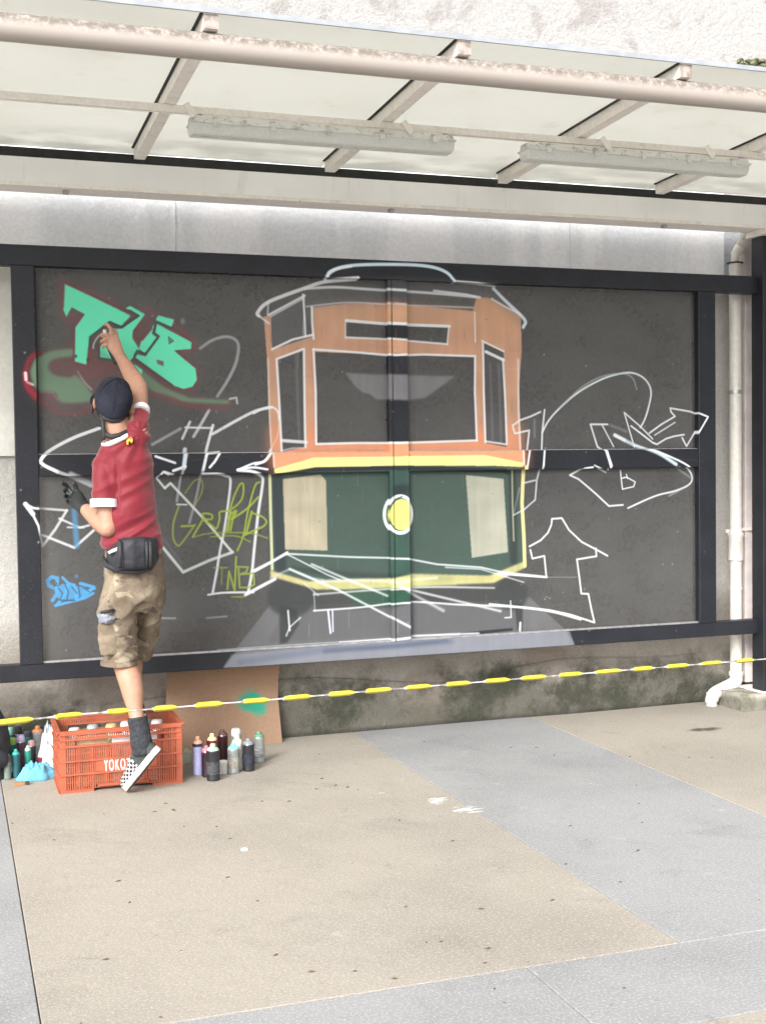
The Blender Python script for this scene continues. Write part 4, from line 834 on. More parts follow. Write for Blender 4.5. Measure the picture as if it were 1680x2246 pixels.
# ---- cap, hair, mask
cp=MB(); rg=[]
for i in range(15):
    th=math.radians(6+ (100-6)*i/14)
    r_=(.0865*(1-.06*max(0,(i-11)/3)),.1045,.112)
    rg.append([H(r_[0]*math.sin(th)*math.cos(a*2*math.pi/36),r_[1]*math.sin(th)*math.sin(a*2*math.pi/36)-.004,r_[2]*math.cos(th)+.010+ (-.018 if math.sin(a*2*math.pi/36)<-.3 and i>12 else 0)*( -math.sin(a*2*math.pi/36))) for a in range(36)])
cp.rings(rg,True)
cpo=remesh(cp,.005,2,lambda v,n:.0025*mnoise.noise(v*14)+.0012*mnoise.noise(v*40)); cpo.build('cap',capm,pe,True)
MB().ell(H(0,-.004,.123),(.008,.008,.004),hr,12,8).build('cap_button',capm,pe,True)
for a in range(6):
    an=math.radians(30+60*a); pts=[H(.0875*math.sin(t)*math.cos(an),.1055*math.sin(t)*math.sin(an)-.004,.113*math.cos(t)+.010) for t in np.linspace(.12,1.5,9)]
    MB().tube(pts,.0016,6).build('cap_seam',capm,pe,True)
br=MB(); top=[];bot=[]
for i in range(15):
    a=math.radians(15+150*i/14); 
    for rr2,dz in ((.083,-.012),(.083+.068*math.sin(a),-.020)): top.append((rr2*math.cos(a),(rr2+.018)*math.sin(a),dz-.012*math.cos(a)**2))
n=len(top); vs=[H(*t) for t in top]+[H(t[0],t[1],t[2]-.004) for t in top]; fs=[]
for i in range(14): a=2*i; fs+=[(a,a+1,a+3,a+2),(n+a,n+a+2,n+a+3,n+a+1),(a+1,n+a+1,n+a+3,a+3),(a,a+2,n+a+2,n+a)]
br.add(vs,fs).build('cap_brim',capm,pe,True,auto=40)
MB().tube([H(-.055,-.078,-.022),H(-.03,-.096,-.034),H(0,-.102,-.038),H(.03,-.096,-.034),H(.055,-.078,-.022)],[(.010,.003)]*5,8,up=(0,0,1)).build('cap_strap',mask_m,pe,True)
hh=MB(); hh.ell(H(0,-.022,-.018),(.074,.074,.060),hr); hh.ell(H(0,-.048,-.045),(.046,.036,.036),hr)
remesh(hh,.005,2,lambda v,n:.0015*mnoise.noise(v*90)).build('hair',hair_m,pe,True)
mk=MB(); mk.ell(H(0,.098,-.062),(.042,.040,.044),hr); mk.tube([H(-.045,.09,-.06),H(-.075,.085,-.075)],[.012,.012],12,rnd=True); mk.tube([H(.045,.09,-.06),H(.075,.085,-.075)],[.012,.012],12,rnd=True)
mk.tube([H(-.04,.08,-.06),H(-.080,.03,-.05),H(-.086,-.02,-.055),H(-.06,-.065,-.085),H(-.0,-.07,-.10),H(.06,-.06,-.085),H(.086,-.01,-.055),H(.04,.08,-.06)],[(.008,.003)]*8,8)
mk.build('respirator',mask_m,pe,True)
ps=MB(); ps.tube([P(226,905,5.66),P(227,935,5.645),P(230,955,5.64),P(228,962,5.645)],[.006,.009,.012,.010],10,rnd=True); ps.tube([P(230,952,5.64),P(245,958,5.62),P(262,955,5.615),(P(278,948,5.625))],[(.012,.008)]*4,10,up=(0,0,1),rnd=True)
ps.build('mask_strap',mask_m,pe,True)
# ---- sock and chequered slip-on
sk=MB(); sk.tube([P(302,1573,5.59),P(307,1600,5.583),P(311,1628,5.575),P(315,1652,5.575)],[(.0415,.044),(.040,.044),(.044,.050),(.046,.046)],22,rnd=False)
remesh(sk,.0055,2,lambda v,n:.003*mnoise.noise(Vector((v.x*20,v.y*20,v.z*45)))).build('sock',sock_m,pe,True)
T=P(281,1736,5.655); T.z=.006; Hh=P(352,1645,5.53); ax=(T-Hh); Ls=ax.length; ax.normalize()
u0=Vector((-.70,.38,.50)); u=(u0-ax*u0.dot(ax)).normalized(); sv=ax.cross(u)
def wid(t): return float(np.interp(t,[0,.03,.1,.3,.5,.68,.85,.95,1],[.010,.022,.032,.033,.037,.046,.042,.028,.010]))
def soff(t): return float(np.interp(t,[0,.5,1],[0,.002,-.004]))
def srow(t,h0,n=18):
    return None
def outl(h,sc=1.0,n=44):
    ts=[(1-math.cos(math.pi*i/(n//2)))/2 for i in range(n//2+1)]; pts=[]
    for t in ts: pts.append(Hh+ax*(t*Ls)+sv*(wid(t)*sc+soff(t))+u*h)
    for t in ts[-2:0:-1]: pts.append(Hh+ax*(t*Ls)-sv*(wid(t)*sc-soff(t))+u*h)
    return pts
MB().rings([outl(.000,.97),outl(.003,1.0),outl(.026,1.0),outl(.027,.9)]).build('shoe_sole',rub_m,pe,True,auto=40)
MB().rings([outl(-.003,.9),outl(-.0002,.96)]).build('shoe_tread',und_m,pe,True,auto=40)
k=M('black_white_checks',(.7,.7,.68),.8,0,.2); ch=k.n.new('ShaderNodeTexChecker'); ch.inputs['Scale'].default_value=1.0; ch.inputs['Color1'].default_value=(.52,.51,.50,1); ch.inputs['Color2'].default_value=(.02,.02,.024,1)
uvn=k.n.new('ShaderNodeUVMap'); uvn.uv_map='paint'; k.L(uvn.outputs[0],ch.inputs[0]); k.c=ch.outputs[0]; k.mottle(60,.1); chk_m=k.done()
def ups(t0,t1,nn,hs,name,mat,ex=0):
    rg=[]
    for i in range(nn+1):
        t=t0+(t1-t0)*i/nn; w_=wid(t)*.95+ex; h_=float(np.interp(t,[0,.05,.25,.42,.6,.8,.93,1],[.045,.066,.072,.066,.050,.038,.028,.010]))+ex
        c=Hh+ax*(t*Ls)+u*.024+sv*soff(t); rg.append([c+sv*(w_*math.cos(a))+u*(h_*max(0,math.sin(a))**.8) for a in np.linspace(0,math.pi,15)])
    MB().rings(rg).build(name,mat,pe,True,auto=60,uv=lambda v:((v-Hh).dot(ax)/.0125,math.atan2((v-Hh).dot(u)-.02,(v-Hh).dot(sv)+1e-6)*.048/.0125+.25))
ups(.30,.985,16,None,'shoe_upper',chk_m); ups(.01,.42,9,None,'shoe_heel_quarter',plain('dark_grey_canvas',(.06,.068,.066),.85,0,.2,.2,60),.0012)
# far foot's shoe standing on the crate's rear rim
ft=MB(); F0=Vector((ankR.x+.024,5.90,.292)); 
rg=[]
for i in range(13):
    t=i/12; w_=wid(t)*.95; h_=float(np.interp(t,[0,.05,.25,.45,.7,.95,1],[.04,.07,.08,.07,.045,.025,.01])); c=F0+Vector((0,t*.27,0)); rg.append([c+Vector((w_*math.cos(a),0,h_*max(0,math.sin(a))**.8)) for a in np.linspace(0,math.pi,13)])
ft.rings(rg).build('shoe_upper',bpy.data.materials['dark_grey_canvas'],pe,True,auto=60)
MB().rings([[F0+Vector((s_*wid(t),t*.27,h_)) for s_,t in [(1,x) for x in np.linspace(0,1,12)]+[(-1,x) for x in np.linspace(.98,.02,11)]] for h_ in (-.006,.004)]).build('shoe_sole',rub_m,pe)
MB().tube([ankR+Vector((0,0,.05)),Vector((ankR.x,5.96,.33))],[.036,.038],14,rnd=True).build('sock',sock_m,pe,True)
# ---------------------------------------------------------------- spray cans
metal_m=M('bare_tin',(.55,.56,.57),.32,.85).mottle(30,.15).done()
nozz_w=plain('white_nozzle',(.75,.74,.72),.5)
def canmat(name,c,c2=None,band=None,metal=0,rough=.4):
    k=M(name,c,rough,metal,.5); 
    z=k.axis(2,True)
    if c2: k.over(k.rng(z,band[0],band[0]+.002,0,1),c2)
    k.over(k.rng(k.noise(24,5,.8),.64,.70,0,.5),(.35,.33,.32)); k.mottle(50,.12); return k.done()
CANS=0
def spraycan(p,h,r,body,cap,label,group,tilt=None,capstyle='dome',labelmat=None,name='spray_can'):
    e=empty(name,p,label,'spray can',group)
    if tilt is not None: R4=Matrix.Rotation(tilt[0],4,tilt[1])
    else: R4=Matrix.Identity(4)
    def mk(nm,prof,mt):
        MB().lathe(prof,p,20,R4).build(nm,mt,e,True,auto=35)
    hb_=h*.80
    mk('can_body',[(r*.90,.0),(r,.003),(r*1.02,.006),(r,.009),(r,hb_-.010),(r*1.03,hb_-.006),(r*.97,hb_-.001)],body)
    if labelmat: 
        mk('label_band',[(r+.0002,hb_*.22),(r+.0012,hb_*.225),(r+.0012,hb_*.62),(r+.0002,hb_*.625)],labelmat)
    mk('shoulder',[(r*.95,hb_),(r*.86,hb_+h*.03),(r*.70,hb_+h*.065),(r*.5,hb_+h*.077)],metal_m if capstyle!='dome' else cap)
    if capstyle=='ring':
        mk('colour_ring',[(r*.93,hb_+.0005),(r*.9,hb_+h*.05),(r*.66,hb_+h*.09),(r*.4,hb_+h*.095)],cap)
    if capstyle in('ring','dome'): mk('nozzle',[(r*.42,hb_+h*.078),(r*.44,hb_+h*.13),(r*.36,hb_+h*.165),(r*.1,hb_+h*.178)],cap)
    if capstyle=='cap': mk('cap',[(r*.93,hb_+.001),(r*.95,hb_+h*.02),(r*.88,hb_+h*.15),(r*.72,hb_+h*.19),(r*.3,hb_+h*.2)],cap)
    return e
C=lambda n,c,rough=.5:plain(n,c,rough,0,.45,.1,40)
black=canmat('black_can_print',(.022,.022,.026)); blacklab=M('charcoal_label',(.07,.07,.076),.5).mottle(90,.9,stretch=(.4,.4,4)).done()
silver=canmat('silver_can_print',(.36,.38,.38),None,None,.5,.35); grey_lab=M('grey_label',(.25,.26,.26),.5).mottle(60,.5,stretch=(.5,.5,5)).done()
grp='spray cans standing right of the crate'
def base(px,py): v=G(px,py); return Vector((v.x,v.y,0))
def canp(xl,xr,yb,yt): # photo extents -> base point, height, radius
    v=base((xl+xr)/2,yb-3); zc=v.x*FF.x/math.cos(PITCH)+v.y*FF.y/math.cos(PITCH); s_=zc/F_PX; return v,(yb-3-yt)*s_,(xr-xl)/2*s_
def cn(xl,xr,yb,yt,body,cap,label,g=grp,**kw):
    v,h_,r_=canp(xl,xr,yb,yt); return spraycan(v,h_,r_,body,cap,label,g,**kw)
cn(478,501,1672,1597,canmat('maroon_black_print',(.035,.012,.015),(.05,.012,.016),(.10,.2)),C('brown_nozzle',(.10,.06,.05)),'tall black and maroon spray can at the back between the yellow and white topped cans',capstyle='ring')
cn(507,531,1676,1596,silver,C('clear_grey_cap',(.50,.52,.54)),'silver spray can with clear grey top, half hidden behind the cream topped can',capstyle='cap')
cn(557,581,1675,1601,silver,C('dull_green_nozzle',(.12,.26,.17)),'plain silver spray can with dull green nozzle, farthest right of the group',capstyle='ring',labelmat=grey_lab)
cn(455,478,1690,1605,canmat('dark_red_print',(.16,.02,.02)),C('cream_yellow_cap',(.75,.62,.36)),'dark red spray can with cream yellow cap behind the green topped can',capstyle='dome')
cn(510,533,1690,1610,canmat('white_print',(.66,.66,.62)),C('ivory_cap',(.78,.76,.62)),'white spray can with ivory cap behind the turquoise topped can',capstyle='dome')
cn(424,446,1702,1611,canmat('lavender_print',(.38,.39,.62),(.03,.03,.045),(.135,.2)),C('peach_cap',(.70,.40,.26)),'lavender spray can with peach top nearest the crate',capstyle='dome')
cn(533,559,1693,1616,black,C('pewter_cap',(.22,.24,.27)),'navy black spray can with pewter shoulder left of the silver one',capstyle='ring',labelmat=M('navy_label',(.03,.034,.05),.5).mottle(70,.4).done())
cn(443,465,1706,1632,canmat('black_pink_print',(.03,.012,.02),(.45,.08,.14),(.115,.2)),C('pink_nozzle',(.62,.22,.28)),'black spray can with a pink shoulder tucked behind the green topped one',capstyle='ring')
cn(500,526,1698,1627,silver,C('turquoise_cap',(.22,.66,.56)),'silver spray can with turquoise top beside the navy black can',capstyle='dome',labelmat=M('olive_label',(.30,.29,.25),.5).mottle(70,.3).done())
cn(454,483,1714,1627,black,C('pale_green_cap',(.36,.62,.40)),'black spray can with pale green top standing in front of the group',capstyle='dome',labelmat=blacklab)
v=base(491,1697); t=empty('paint_tub',v,'small pale grey paint tub between the green topped and turquoise topped cans','tub')
MB().lathe([(.016,0),(.019,.002),(.020,.050),(.0215,.051),(.0215,.056)],v,20).build('tub_body',C('pale_grey_plastic',(.50,.49,.46)),t,True,auto=40); MB().lathe([(.0218,.0565),(.0218,.061),(.019,.0625)],v,20).build('lid',C('white_lid',(.62,.61,.58)),t,True,auto=40)
# white mark on the navy can: flat print
v=base(546,1690); 
# ---- left heap
gl='paint cans heaped left of the crate'
def lcan(xl,xr,yb,yt,body,cap,label,**kw): return cn(xl,xr,yb,yt,body,cap,label,gl,**kw)
lcan(72,98,1668,1588,canmat('light_grey_print',(.42,.42,.43)),C('orange_nozzle',(.66,.27,.12)),'light grey spray can with orange shoulder between dark cans left of the crate',capstyle='dome',labelmat=M('pale_label',(.55,.55,.56),.5).mottle(60,.25).done())
lcan(98,122,1672,1588,canmat('blue_black_print',(.02,.024,.04)),C('steel_blue_cap',(.10,.24,.40)),'dark spray can with steel blue cap right against the crate',capstyle='cap')
lcan(52,72,1672,1602,canmat('teal_print',(.03,.34,.27)),C('slate_cap',(.07,.08,.11)),'teal spray can behind the lilac capped one',capstyle='cap')
lcan(14,34,1676,1594,canmat('forest_print',(.05,.19,.14)),C('aqua_cap',(.25,.55,.48)),'dark green spray can with aqua cap at the far left near the black backpack',capstyle='cap')
lcan(34,52,1680,1592,black,C('black_dome',(.03,.03,.035)),'black spray can with black cap behind the lime topped can',capstyle='cap')
lcan(20,40,1690,1617,canmat('green_white_print',(.45,.55,.42),(.03,.26,.17),(-.01,.2)),C('lime_cap',(.42,.70,.13)),'spray can with lime cap in front of the black capped can',capstyle='cap')
lcan(38,58,1694,1610,canmat('dark_plum_print',(.07,.03,.05)),C('lilac_cap',(.42,.36,.55)),'dark plum spray can with lilac cap beside the lime topped can',capstyle='cap')
lcan(56,70,1700,1632,canmat('emerald_print',(.03,.30,.22)),C('mint_nozzle',(.4,.66,.55)),'emerald spray can standing just behind the blue rag',capstyle='ring')
lcan(84,104,1694,1650,canmat('wine_print',(.20,.02,.03)),C('white_cap',(.7,.68,.66)),'short wine red can with white top half behind the blue rag',capstyle='dome')
v=base(26,1704); spraycan(v+Vector((0,0,.026)),.19,.026,silver,C('gunmetal_cap',(.12,.13,.14)),'scuffed silver spray can leaning over at the left, in front of the lime capped one',gl,tilt=(math.radians(-22),'Y'),capstyle='ring')
lcan(10,26,1712,1668,canmat('grey_green_print',(.16,.20,.17)),C('beige_top',(.45,.42,.34)),'short grey green can at the foot of the black backpack',capstyle='ring')
lcan(28,46,1708,1640,canmat('navy_teal_print',(.02,.10,.12)),C('teal_dome',(.04,.34,.30)),'short navy and teal can beside the leaning silver one',capstyle='dome')
lcan(62,80,1690,1622,canmat('charcoal_print',(.04,.04,.045)),C('dusty_pink_cap',(.45,.25,.26)),'charcoal can with dusty pink cap right in front of the light grey orange topped can',capstyle='cap')
lcan(106,124,1684,1618,canmat('pale_aqua_print',(.30,.42,.44)),C('off_white_cap',(.60,.60,.58)),'pale aqua can with off white cap squeezed beside the plastic bag',capstyle='cap')
# blue rag, white bag, backpack, wooden bits
def cloth(name,ctr,rx_,ry_,h_,mat,label,cat,seed,amp=.35,n=44):
    bm=bmesh.new(); bmesh.ops.create_icosphere(bm,subdivisions=5,radius=1)
    for v in bm.verts:
        d=v.co.normalized(); th=math.atan2(d.y,d.x)
        rr_=1+amp*mnoise.noise(Vector((d.x*1.6+seed,d.y*1.6,0)))+.10*math.sin(th*7+seed)
        fold=.5-abs(mnoise.noise(Vector((d.x*4.6+seed,d.y*4.6,d.z*1.5))))+.5*(.5-abs(mnoise.noise(d*9)))-.12; z=max(d.z,-.12)
        v.co=Vector((d.x*rx_*rr_,d.y*ry_*rr_,max(.0,(z+.10)*h_*(.92+.38*fold)*(1+.5*mnoise.noise(d*2+Vector((seed,0,0)))))+.001))
    m_=MB().bm(bm); m_.v=[(a+ctr.x,b_+ctr.y,c+ctr.z) for a,b_,c in m_.v]
    return tag(m_.build(name,mat,None,True,loc=ctr),label,cat)
k=M('sky_blue_cloth',(.14,.40,.56),.9,0,.1); k.over(k.rng(k.noise(9,4),.45,.65,0,.6),(.10,.24,.48)); k.mottle(120,.12); k.bump(k.noise(60,3),.3,.003); bl_m=k.done()
v=base(80,1712); cloth('blue_rag',Vector((v.x,v.y+.03,0)),.078,.055,.060,bl_m,'crumpled sky blue cloth on the paving left of the crate','cloth',2.3)
MB_=MB(); v=base(104,1700); 
k=M('cloudy_white_plastic',(.60,.60,.60),.35,0,.5); k.mottle(30,.2); cloth('plastic_bag',Vector((v.x+.03,v.y+.10,0)),.055,.05,.17,k.done(),'crumpled white plastic bag squeezed between the blue rag and the crate','plastic bag',5.1,.3)
v=base(46,1722); wt=empty('wooden_brush',v,'short worn wooden brush lying in front of the blue rag','brush')
MB().box((v.x-.03,v.y-.008,0.0),(v.x+.022,v.y+.010,.012),.003).build('handle',plain('worn_wood',(.34,.17,.07),.7),wt); MB().box((v.x+.0225,v.y-.009,0),(v.x+.040,v.y+.011,.014),.002).build('bristles',plain('dark_bristle',(.05,.045,.06),.9),wt)
bp=base(-28,1712); be=empty('backpack',bp,'black backpack cut off by the left edge of the picture','backpack')
bb=MB(); bb.tube([bp+Vector((-.01,.06,0.0)),bp+Vector((-.01,.06,.12)),bp+Vector((-.008,.06,.26)),bp+Vector((-.012,.06,.37))],[(.115,.09),(.125,.10),(.108,.085),(.06,.05)],24,up=(1,0,0),rnd=True)
remesh(bb,.008,3,lambda v,n:.010*mnoise.noise(v*8)+.004*mnoise.noise(v*24)).build('bag_body',bag_m,be,True)
MB().tube([bp+Vector((-.05,-.03,.36)),bp+Vector((-.04,-.06,.40)),bp+Vector((.01,-.03,.37))],.007,8,rnd=True).build('handle',mask_m,be,True)
MB().tube([bp+Vector((-.08,-.045,.10)),bp+Vector((0,-.052,.11)),bp+Vector((.08,-.03,.10))],[(.05,.02),(.055,.025),(.04,.02)],14,up=(0,0,1),rnd=True).build('front_pocket',bag_m,be,True)
# ---------------------------------------------------------------- fruit crate
k=M('orange_crate_plastic',(.40,.105,.055),.5,0,.4); k.over(k.rng(k.noise(6,5,.7),.45,.72,0,.55),(.33,.08,.045)); k.over(k.rng(k.noise(40,5,.8),.6,.7,0,.35),(.25,.07,.04)); k.mottle(18,.12); cr_m=k.done()
A0=G(133,1742); A1=G(403,1719); cy0=(A0.y+A1.y)/2+.012; cx0,cx1=A0.x,A1.x; cD=.36; cH=.272
ce=empty('fruit_crate',((cx0+cx1)/2,cy0+cD/2,0),'slotted orange plastic fruit crate lettered in white, with paint things inside','crate')
Wc=cx1-cx0
def face_panel(u0,u1,fn,name,front=True):   # fn maps (u,z,d) -> world; u along the side
    m_=MB()
    def bx(ua,ub,za,zb,d0,d1): 
        c=[fn(ua,za,d0),fn(ub,zb,d1)]; m_.box(c[0],c[1])
    L=u1-u0; t=.004
    rows=[(.012,.078),(.086,.098+.040),(.146,.205),(.213,.236),(.244,.262)]
    # rails
    for za,zb,pr in ((.0,.012,.006),(.078,.086,.007),(.138,.146,.007),(.205,.213,.007),(.236,.244,.007),(.262,.272,.010)):
        if za==0: 
            if front:
                bx(u0,u0+L*.27,0,.012,-pr,t); bx(u0+L*.75,u1,0,.012,-pr,t); bx(u0+L*.30,u0+L*.72,.020,.030,-pr,t)
            else: bx(u0,u1,0,.012,-pr,t)
        else: bx(u0,u1,za,zb,-pr,t)
    # corner solid parts
    for ua,ub in ((u0,u0+.022),(u1-.022,u1)): bx(ua,ub,0,cH-.001,-.002,t+.001)
    # slats
    n=int((L-.05)/.0098)
    for i in range(n+1):
        u=u0+.025+(L-.05)*i/n; 
        for j,(za,zb) in enumerate(rows):
            if j==1 and front and .30<(u-u0)/L<.78: continue
            if j==3 and front and .13<(u-u0)/L<.86 : continue
            if j==0 and front and .285<(u-u0)/L<.735: za=.030
            big=(i%6==0)
            bx(u-.0031-(.001 if big else 0),u+.0031+(.0005 if big else 0),za,zb,(-.003 if big else 0),t-.001)
    # solid plaque and cross bars
    if front: bx(u0+.29*L,u0+.79*L,.087,.137,-.0015,t-.0005)
    for za in (.045,.115,.175): 
        bx(u0+.02,u1-.02,za-.0015,za+.0015,.0005,t-.0015)
    return tag(m_.build(name,cr_m,ce),kind='stuff')
face_panel(0,Wc,lambda u,z,d:Vector((cx0+u,cy0+d,z)),'front_side'); face_panel(0,Wc,lambda u,z,d:Vector((cx0+u,cy0+cD-d,z)),'back_side')
face_panel(.006,cD-.006,lambda u,z,d:Vector((cx0+d,cy0+u,z)),'end_side',False); face_panel(.006,cD-.006,lambda u,z,d:Vector((cx1-d,cy0+u,z)),'end_side',False)
MB().box((cx0+.006,cy0+.006,.012),(cx1-.006,cy0+cD-.006,.018)).build('crate_floor',cr_m,ce)
rm=MB()
for a,b_ in (((cx0-.010,cy0-.010),(cx1+.010,cy0+.008)),((cx0-.010,cy0+cD-.008),(cx1+.010,cy0+cD+.010)),((cx0-.010,cy0+.009),(cx0+.008,cy0+cD-.009)),((cx1-.008,cy0+.009),(cx1+.010,cy0+cD-.009))): rm.box((a[0],a[1],cH+.0005),(b_[0],b_[1],cH+.008))
rm.build('rim',cr_m,ce)
# lettering
def lettering(txt,loc,size,mat,par,sx=.8,ext=.0006,rot=(math.pi/2,0,0),off=.012,name='lettering'):
    cu=bpy.data.curves.new('t','FONT'); cu.body=txt; cu.size=size; cu.extrude=ext; cu.offset=off*size; cu.space_character=1.3
    o=bpy.data.objects.new('t',cu); COL.objects.link(o); dg=bpy.context.evaluated_depsgraph_get(); me=bpy.data.meshes.new_from_object(o.evaluated_get(dg)); bpy.data.objects.remove(o)
    ob=bpy.data.objects.new(name,me); me.materials.clear(); me.materials.append(mat); COL.objects.link(ob); ob.parent=par; ob.location=Vector(loc)-parent_world(par); ob.rotation_euler=rot; ob.scale=(sx,1,1); return ob
wl=plain('white_lettering',(.74,.70,.68),.7)
xa=P(229,1680,cy0).x; za_=P(229,1691,cy0).z
lettering('YOKOT',(xa,cy0-.0030,za_),.076,wl,ce,.375,.0006,off=.030)
# crate contents: each a thing of its own
def inbox(name,x0,x1,y0,y1,z0,z1,c,label,cat,mat=None):
    o=MB().box((x0,y0,z0),(x1,y1,z1),.003).build(name,mat or plain(name+'_card',c,.8,0,.2,.15,20),None,loc=((x0+x1)/2,(y0+y1)/2,z0)); return tag(o,label,cat)
fz=.019
inbox('cardboard_box',cx0+.075,cx0+.215,cy0+.02,cy0+.11,fz,.232,(.50,.34,.21),'tan cardboard box inside the crate behind its left front slots','box')
inbox('white_carton',cx0+.235,cx0+.375,cy0+.02,cy0+.12,fz,.228,(.76,.73,.74),'white carton inside the crate just left of the painter\'s sock','carton')
inbox('white_carton',cx0+.395,cx0+.44,cy0+.02,cy0+.10,fz,.230,(.70,.69,.70),'narrow white carton inside the crate right of the painter\'s sock','carton')
gi='paint tins inside the crate'
for (fx,fy,hh_,c1,c2,lab) in ((.085,.20,.236,(.35,.44,.43),(.50,.49,.48),'pale grey paint can standing in the crate at its left'),(.17,.22,.240,(.28,.37,.36),(.30,.33,.33),'grey green paint can standing in the crate, second from left'),(.255,.21,.240,(.22,.27,.12),(.45,.32,.14),'olive paint can with ochre cap standing in the crate'),(.325,.22,.243,(.05,.06,.06),(.5,.48,.48),'black paint can with whitish cap in the middle of the crate'),(.47,.22,.240,(.25,.06,.05),(.5,.46,.45),'red paint can with pale cap in the crate right of the leg')):
    spraycan(Vector((cx0+fx,cy0+fy,fz)),hh_,.031,canmat('tin_print',c1),C('tin_cap',c2),lab,gi,capstyle='cap')
# low grey green board lying behind the crate to its right
a=P(405,1650,6.12); o=MB().box((cx1+.005,6.085,0.0),(cx1+.10,6.15,.055),.004).box((cx1+.003,6.083,.0555),(cx1+.102,6.152,.064)).build('paint_tray',plain('pale_green_plastic',(.42,.46,.36),.6),None,loc=(cx1+.05,6.12,0)); tag(o,'low pale green box with white lid behind the crate, left of the lavender can','box')
# ---------------------------------------------------------------- cardboard leaning under the frame
k=M('brown_corrugated_card',(.30,.195,.130),.85,0,.15); k.over(k.rng(k.noise(2.2,4),.45,.65,0,.5),(.26,.165,.11)); k.mottle(60,.06); k.over(k.rng(k.noise(30,2,stretch=(1,1,.12)),.55,.7,0,.12),(.36,.25,.17))
cA=P(362,1485,6.42)
gm=P(553,1538,6.44); vs_=k.n.new('ShaderNodeVectorMath'); vs_.operation='DISTANCE'; k.L(k.pos(),vs_.inputs[0]); vs_.inputs[1].default_value=gm[:]
spot=k.math('ADD',vs_.outputs['Value'],k.math('MULTIPLY',k.math('SUBTRACT',k.noise(9,3),.5),.16)); k.over(k.rng(spot,.10,.045,0,.95),(.02,.30,.20)); card_m=k.done()
x0=P(366,1500,6.42).x; x1=P(614,1500,6.40).x; yb_=G(500,1630).y
xb0=G(395,1665).x; 
cb_=empty('cardboard_sheet',((x0+x1)/2,6.3,0),'large brown cardboard sheet with a green paint blotch leaning under the hoarding','cardboard')
def card(xa,xb_,y0,y1,z1,nm):
    n=14; m_=MB(); fr=[];bk=[]
    for i in range(n+1):
        for j in range(9):
            u=i/n; w_=j/8; xx=xa+(xb_-xa)*u; y_=(6.37+(6.455-6.37)*min(1,w_/.42) if w_<.42 else 6.455-(w_-.42)/.58*.150)+.004*math.sin(u*5+w_*3); z_=z1*w_ - (.004*u); fr.append(Vector((xx,y_,z_+.001)))
    N=len(fr); vs=fr+[v+Vector((0,.005,0)) for v in fr]; fs=[]
    for i in range(n):
        for j in range(8): a=i*9+j; fs+=[(a,a+1,a+10,a+9),(N+a,N+a+9,N+a+10,N+a+1)]
    for i in range(n): a=i*9; fs+=[(a,a+9,N+a+9,N+a),(a+8,N+a+8,N+a+17,a+17)]
    for j in range(8): fs+=[(j,N+j,N+j+1,j+1),(n*9+j,n*9+j+1,N+n*9+j+1,N+n*9+j)]
    return m_.add(vs,fs).build(nm,card_m,cb_,True,auto=30)
yfr=G(600,1628).y
card(x0,x1,min(yfr,6.33),6.44,.62,'card_face')
# ---------------------------------------------------------------- barrier tape
pts=[(-120,1597,4.98),(0,1585,5.05),(181,1566.5,5.16),(352,1554,5.27),(471,1544,5.34),(580,1536,5.41),(648,1530,5.46),(922,1506.5,5.64),(1331,1473,5.90),(1632,1449,6.06),(1780,1437,6.13)]
tpw=[P(*p) for p in pts]; c3=[]
for i in range(len(tpw)-1):
    a_,b_,c_,d_=tpw[max(i-1,0)],tpw[i],tpw[i+1],tpw[min(i+2,len(tpw)-1)]; seg=max(6,int((c_-b_).length/.012))
    for q in range(seg):
        t_=q/seg; c3.append(.5*((2*b_)+(c_-a_)*t_+(2*a_-5*b_+4*c_-d_)*t_*t_+(3*b_-a_-3*c_+d_)*t_**3))
c3.append(tpw[-1]); s_=[0]
for i in range(1,len(c3)): s_.append(s_[-1]+(c3[i]-c3[i-1]).length)
# phase: yellow lumps where the photo has them
ye=[( -60,70),(120,178),(231,284),(335,386),(427,487),(530,588),(620,680),(718,775),(800,858),(887,944),(975,1030),(1061,1115),(1142,1196),(1224,1276),(1304,1360),(1385,1432),(1460,1508),(1535,1582),(1612,1652),(1700,1750)]
def pxx(v):
    d=v-Vector((0,0,CAM_H)); return 840+F_PX*d.dot(RR)/d.dot(FF)
vs=[];fs=[];cols=[]
for i,p in enumerate(c3):
    x=pxx(p); k_=0
    for a,b_ in ye:
        if a-4<=x<=b_+4: k_=max(0,min(1,(x-a+4)/12,(b_+4-x)/12))
    wv=.0050+.0075*k_; tw=.5*mnoise.noise(Vector((s_[i]*3,0,0)))+ (0.0 if k_>.5 else .9*(1-k_)); d=Vector((0,math.sin(tw),math.cos(tw)))
    n=Vector((0,-math.cos(tw),math.sin(tw)))
    for sg,oo in ((1,0),(0,.0025),(-1,0),(0,-.0015)): vs.append(p+d*(wv*sg)+n*oo)
    cols.append(k_)
for i in range(len(c3)-1):
    for q in range(4): a=4*i+q; b_=4*i+(q+1)%4; fs.append((a,b_,b_+4,a+4))
te=MB(); te.add(vs,fs)
for fi in range(len(fs)): te.mi[fi]=1 if cols[fi//4]>.45 else 0
k=M('yellow_film',(.80,.70,.07),.35,0,.5); k.mottle(20,.15); yel=k.done(); k=M('pale_film',(.60,.58,.58),.35,0,.5); k.over(k.rng(k.noise(14,3),.5,.6,0,.7),(.16,.14,.12)); pal=k.done()
o=te.build('barrier_tape',[pal,yel],None,True,loc=tuple(tpw[1])); tag(o,'twisted yellow and white barrier tape stretched in front of the mural','barrier tape')
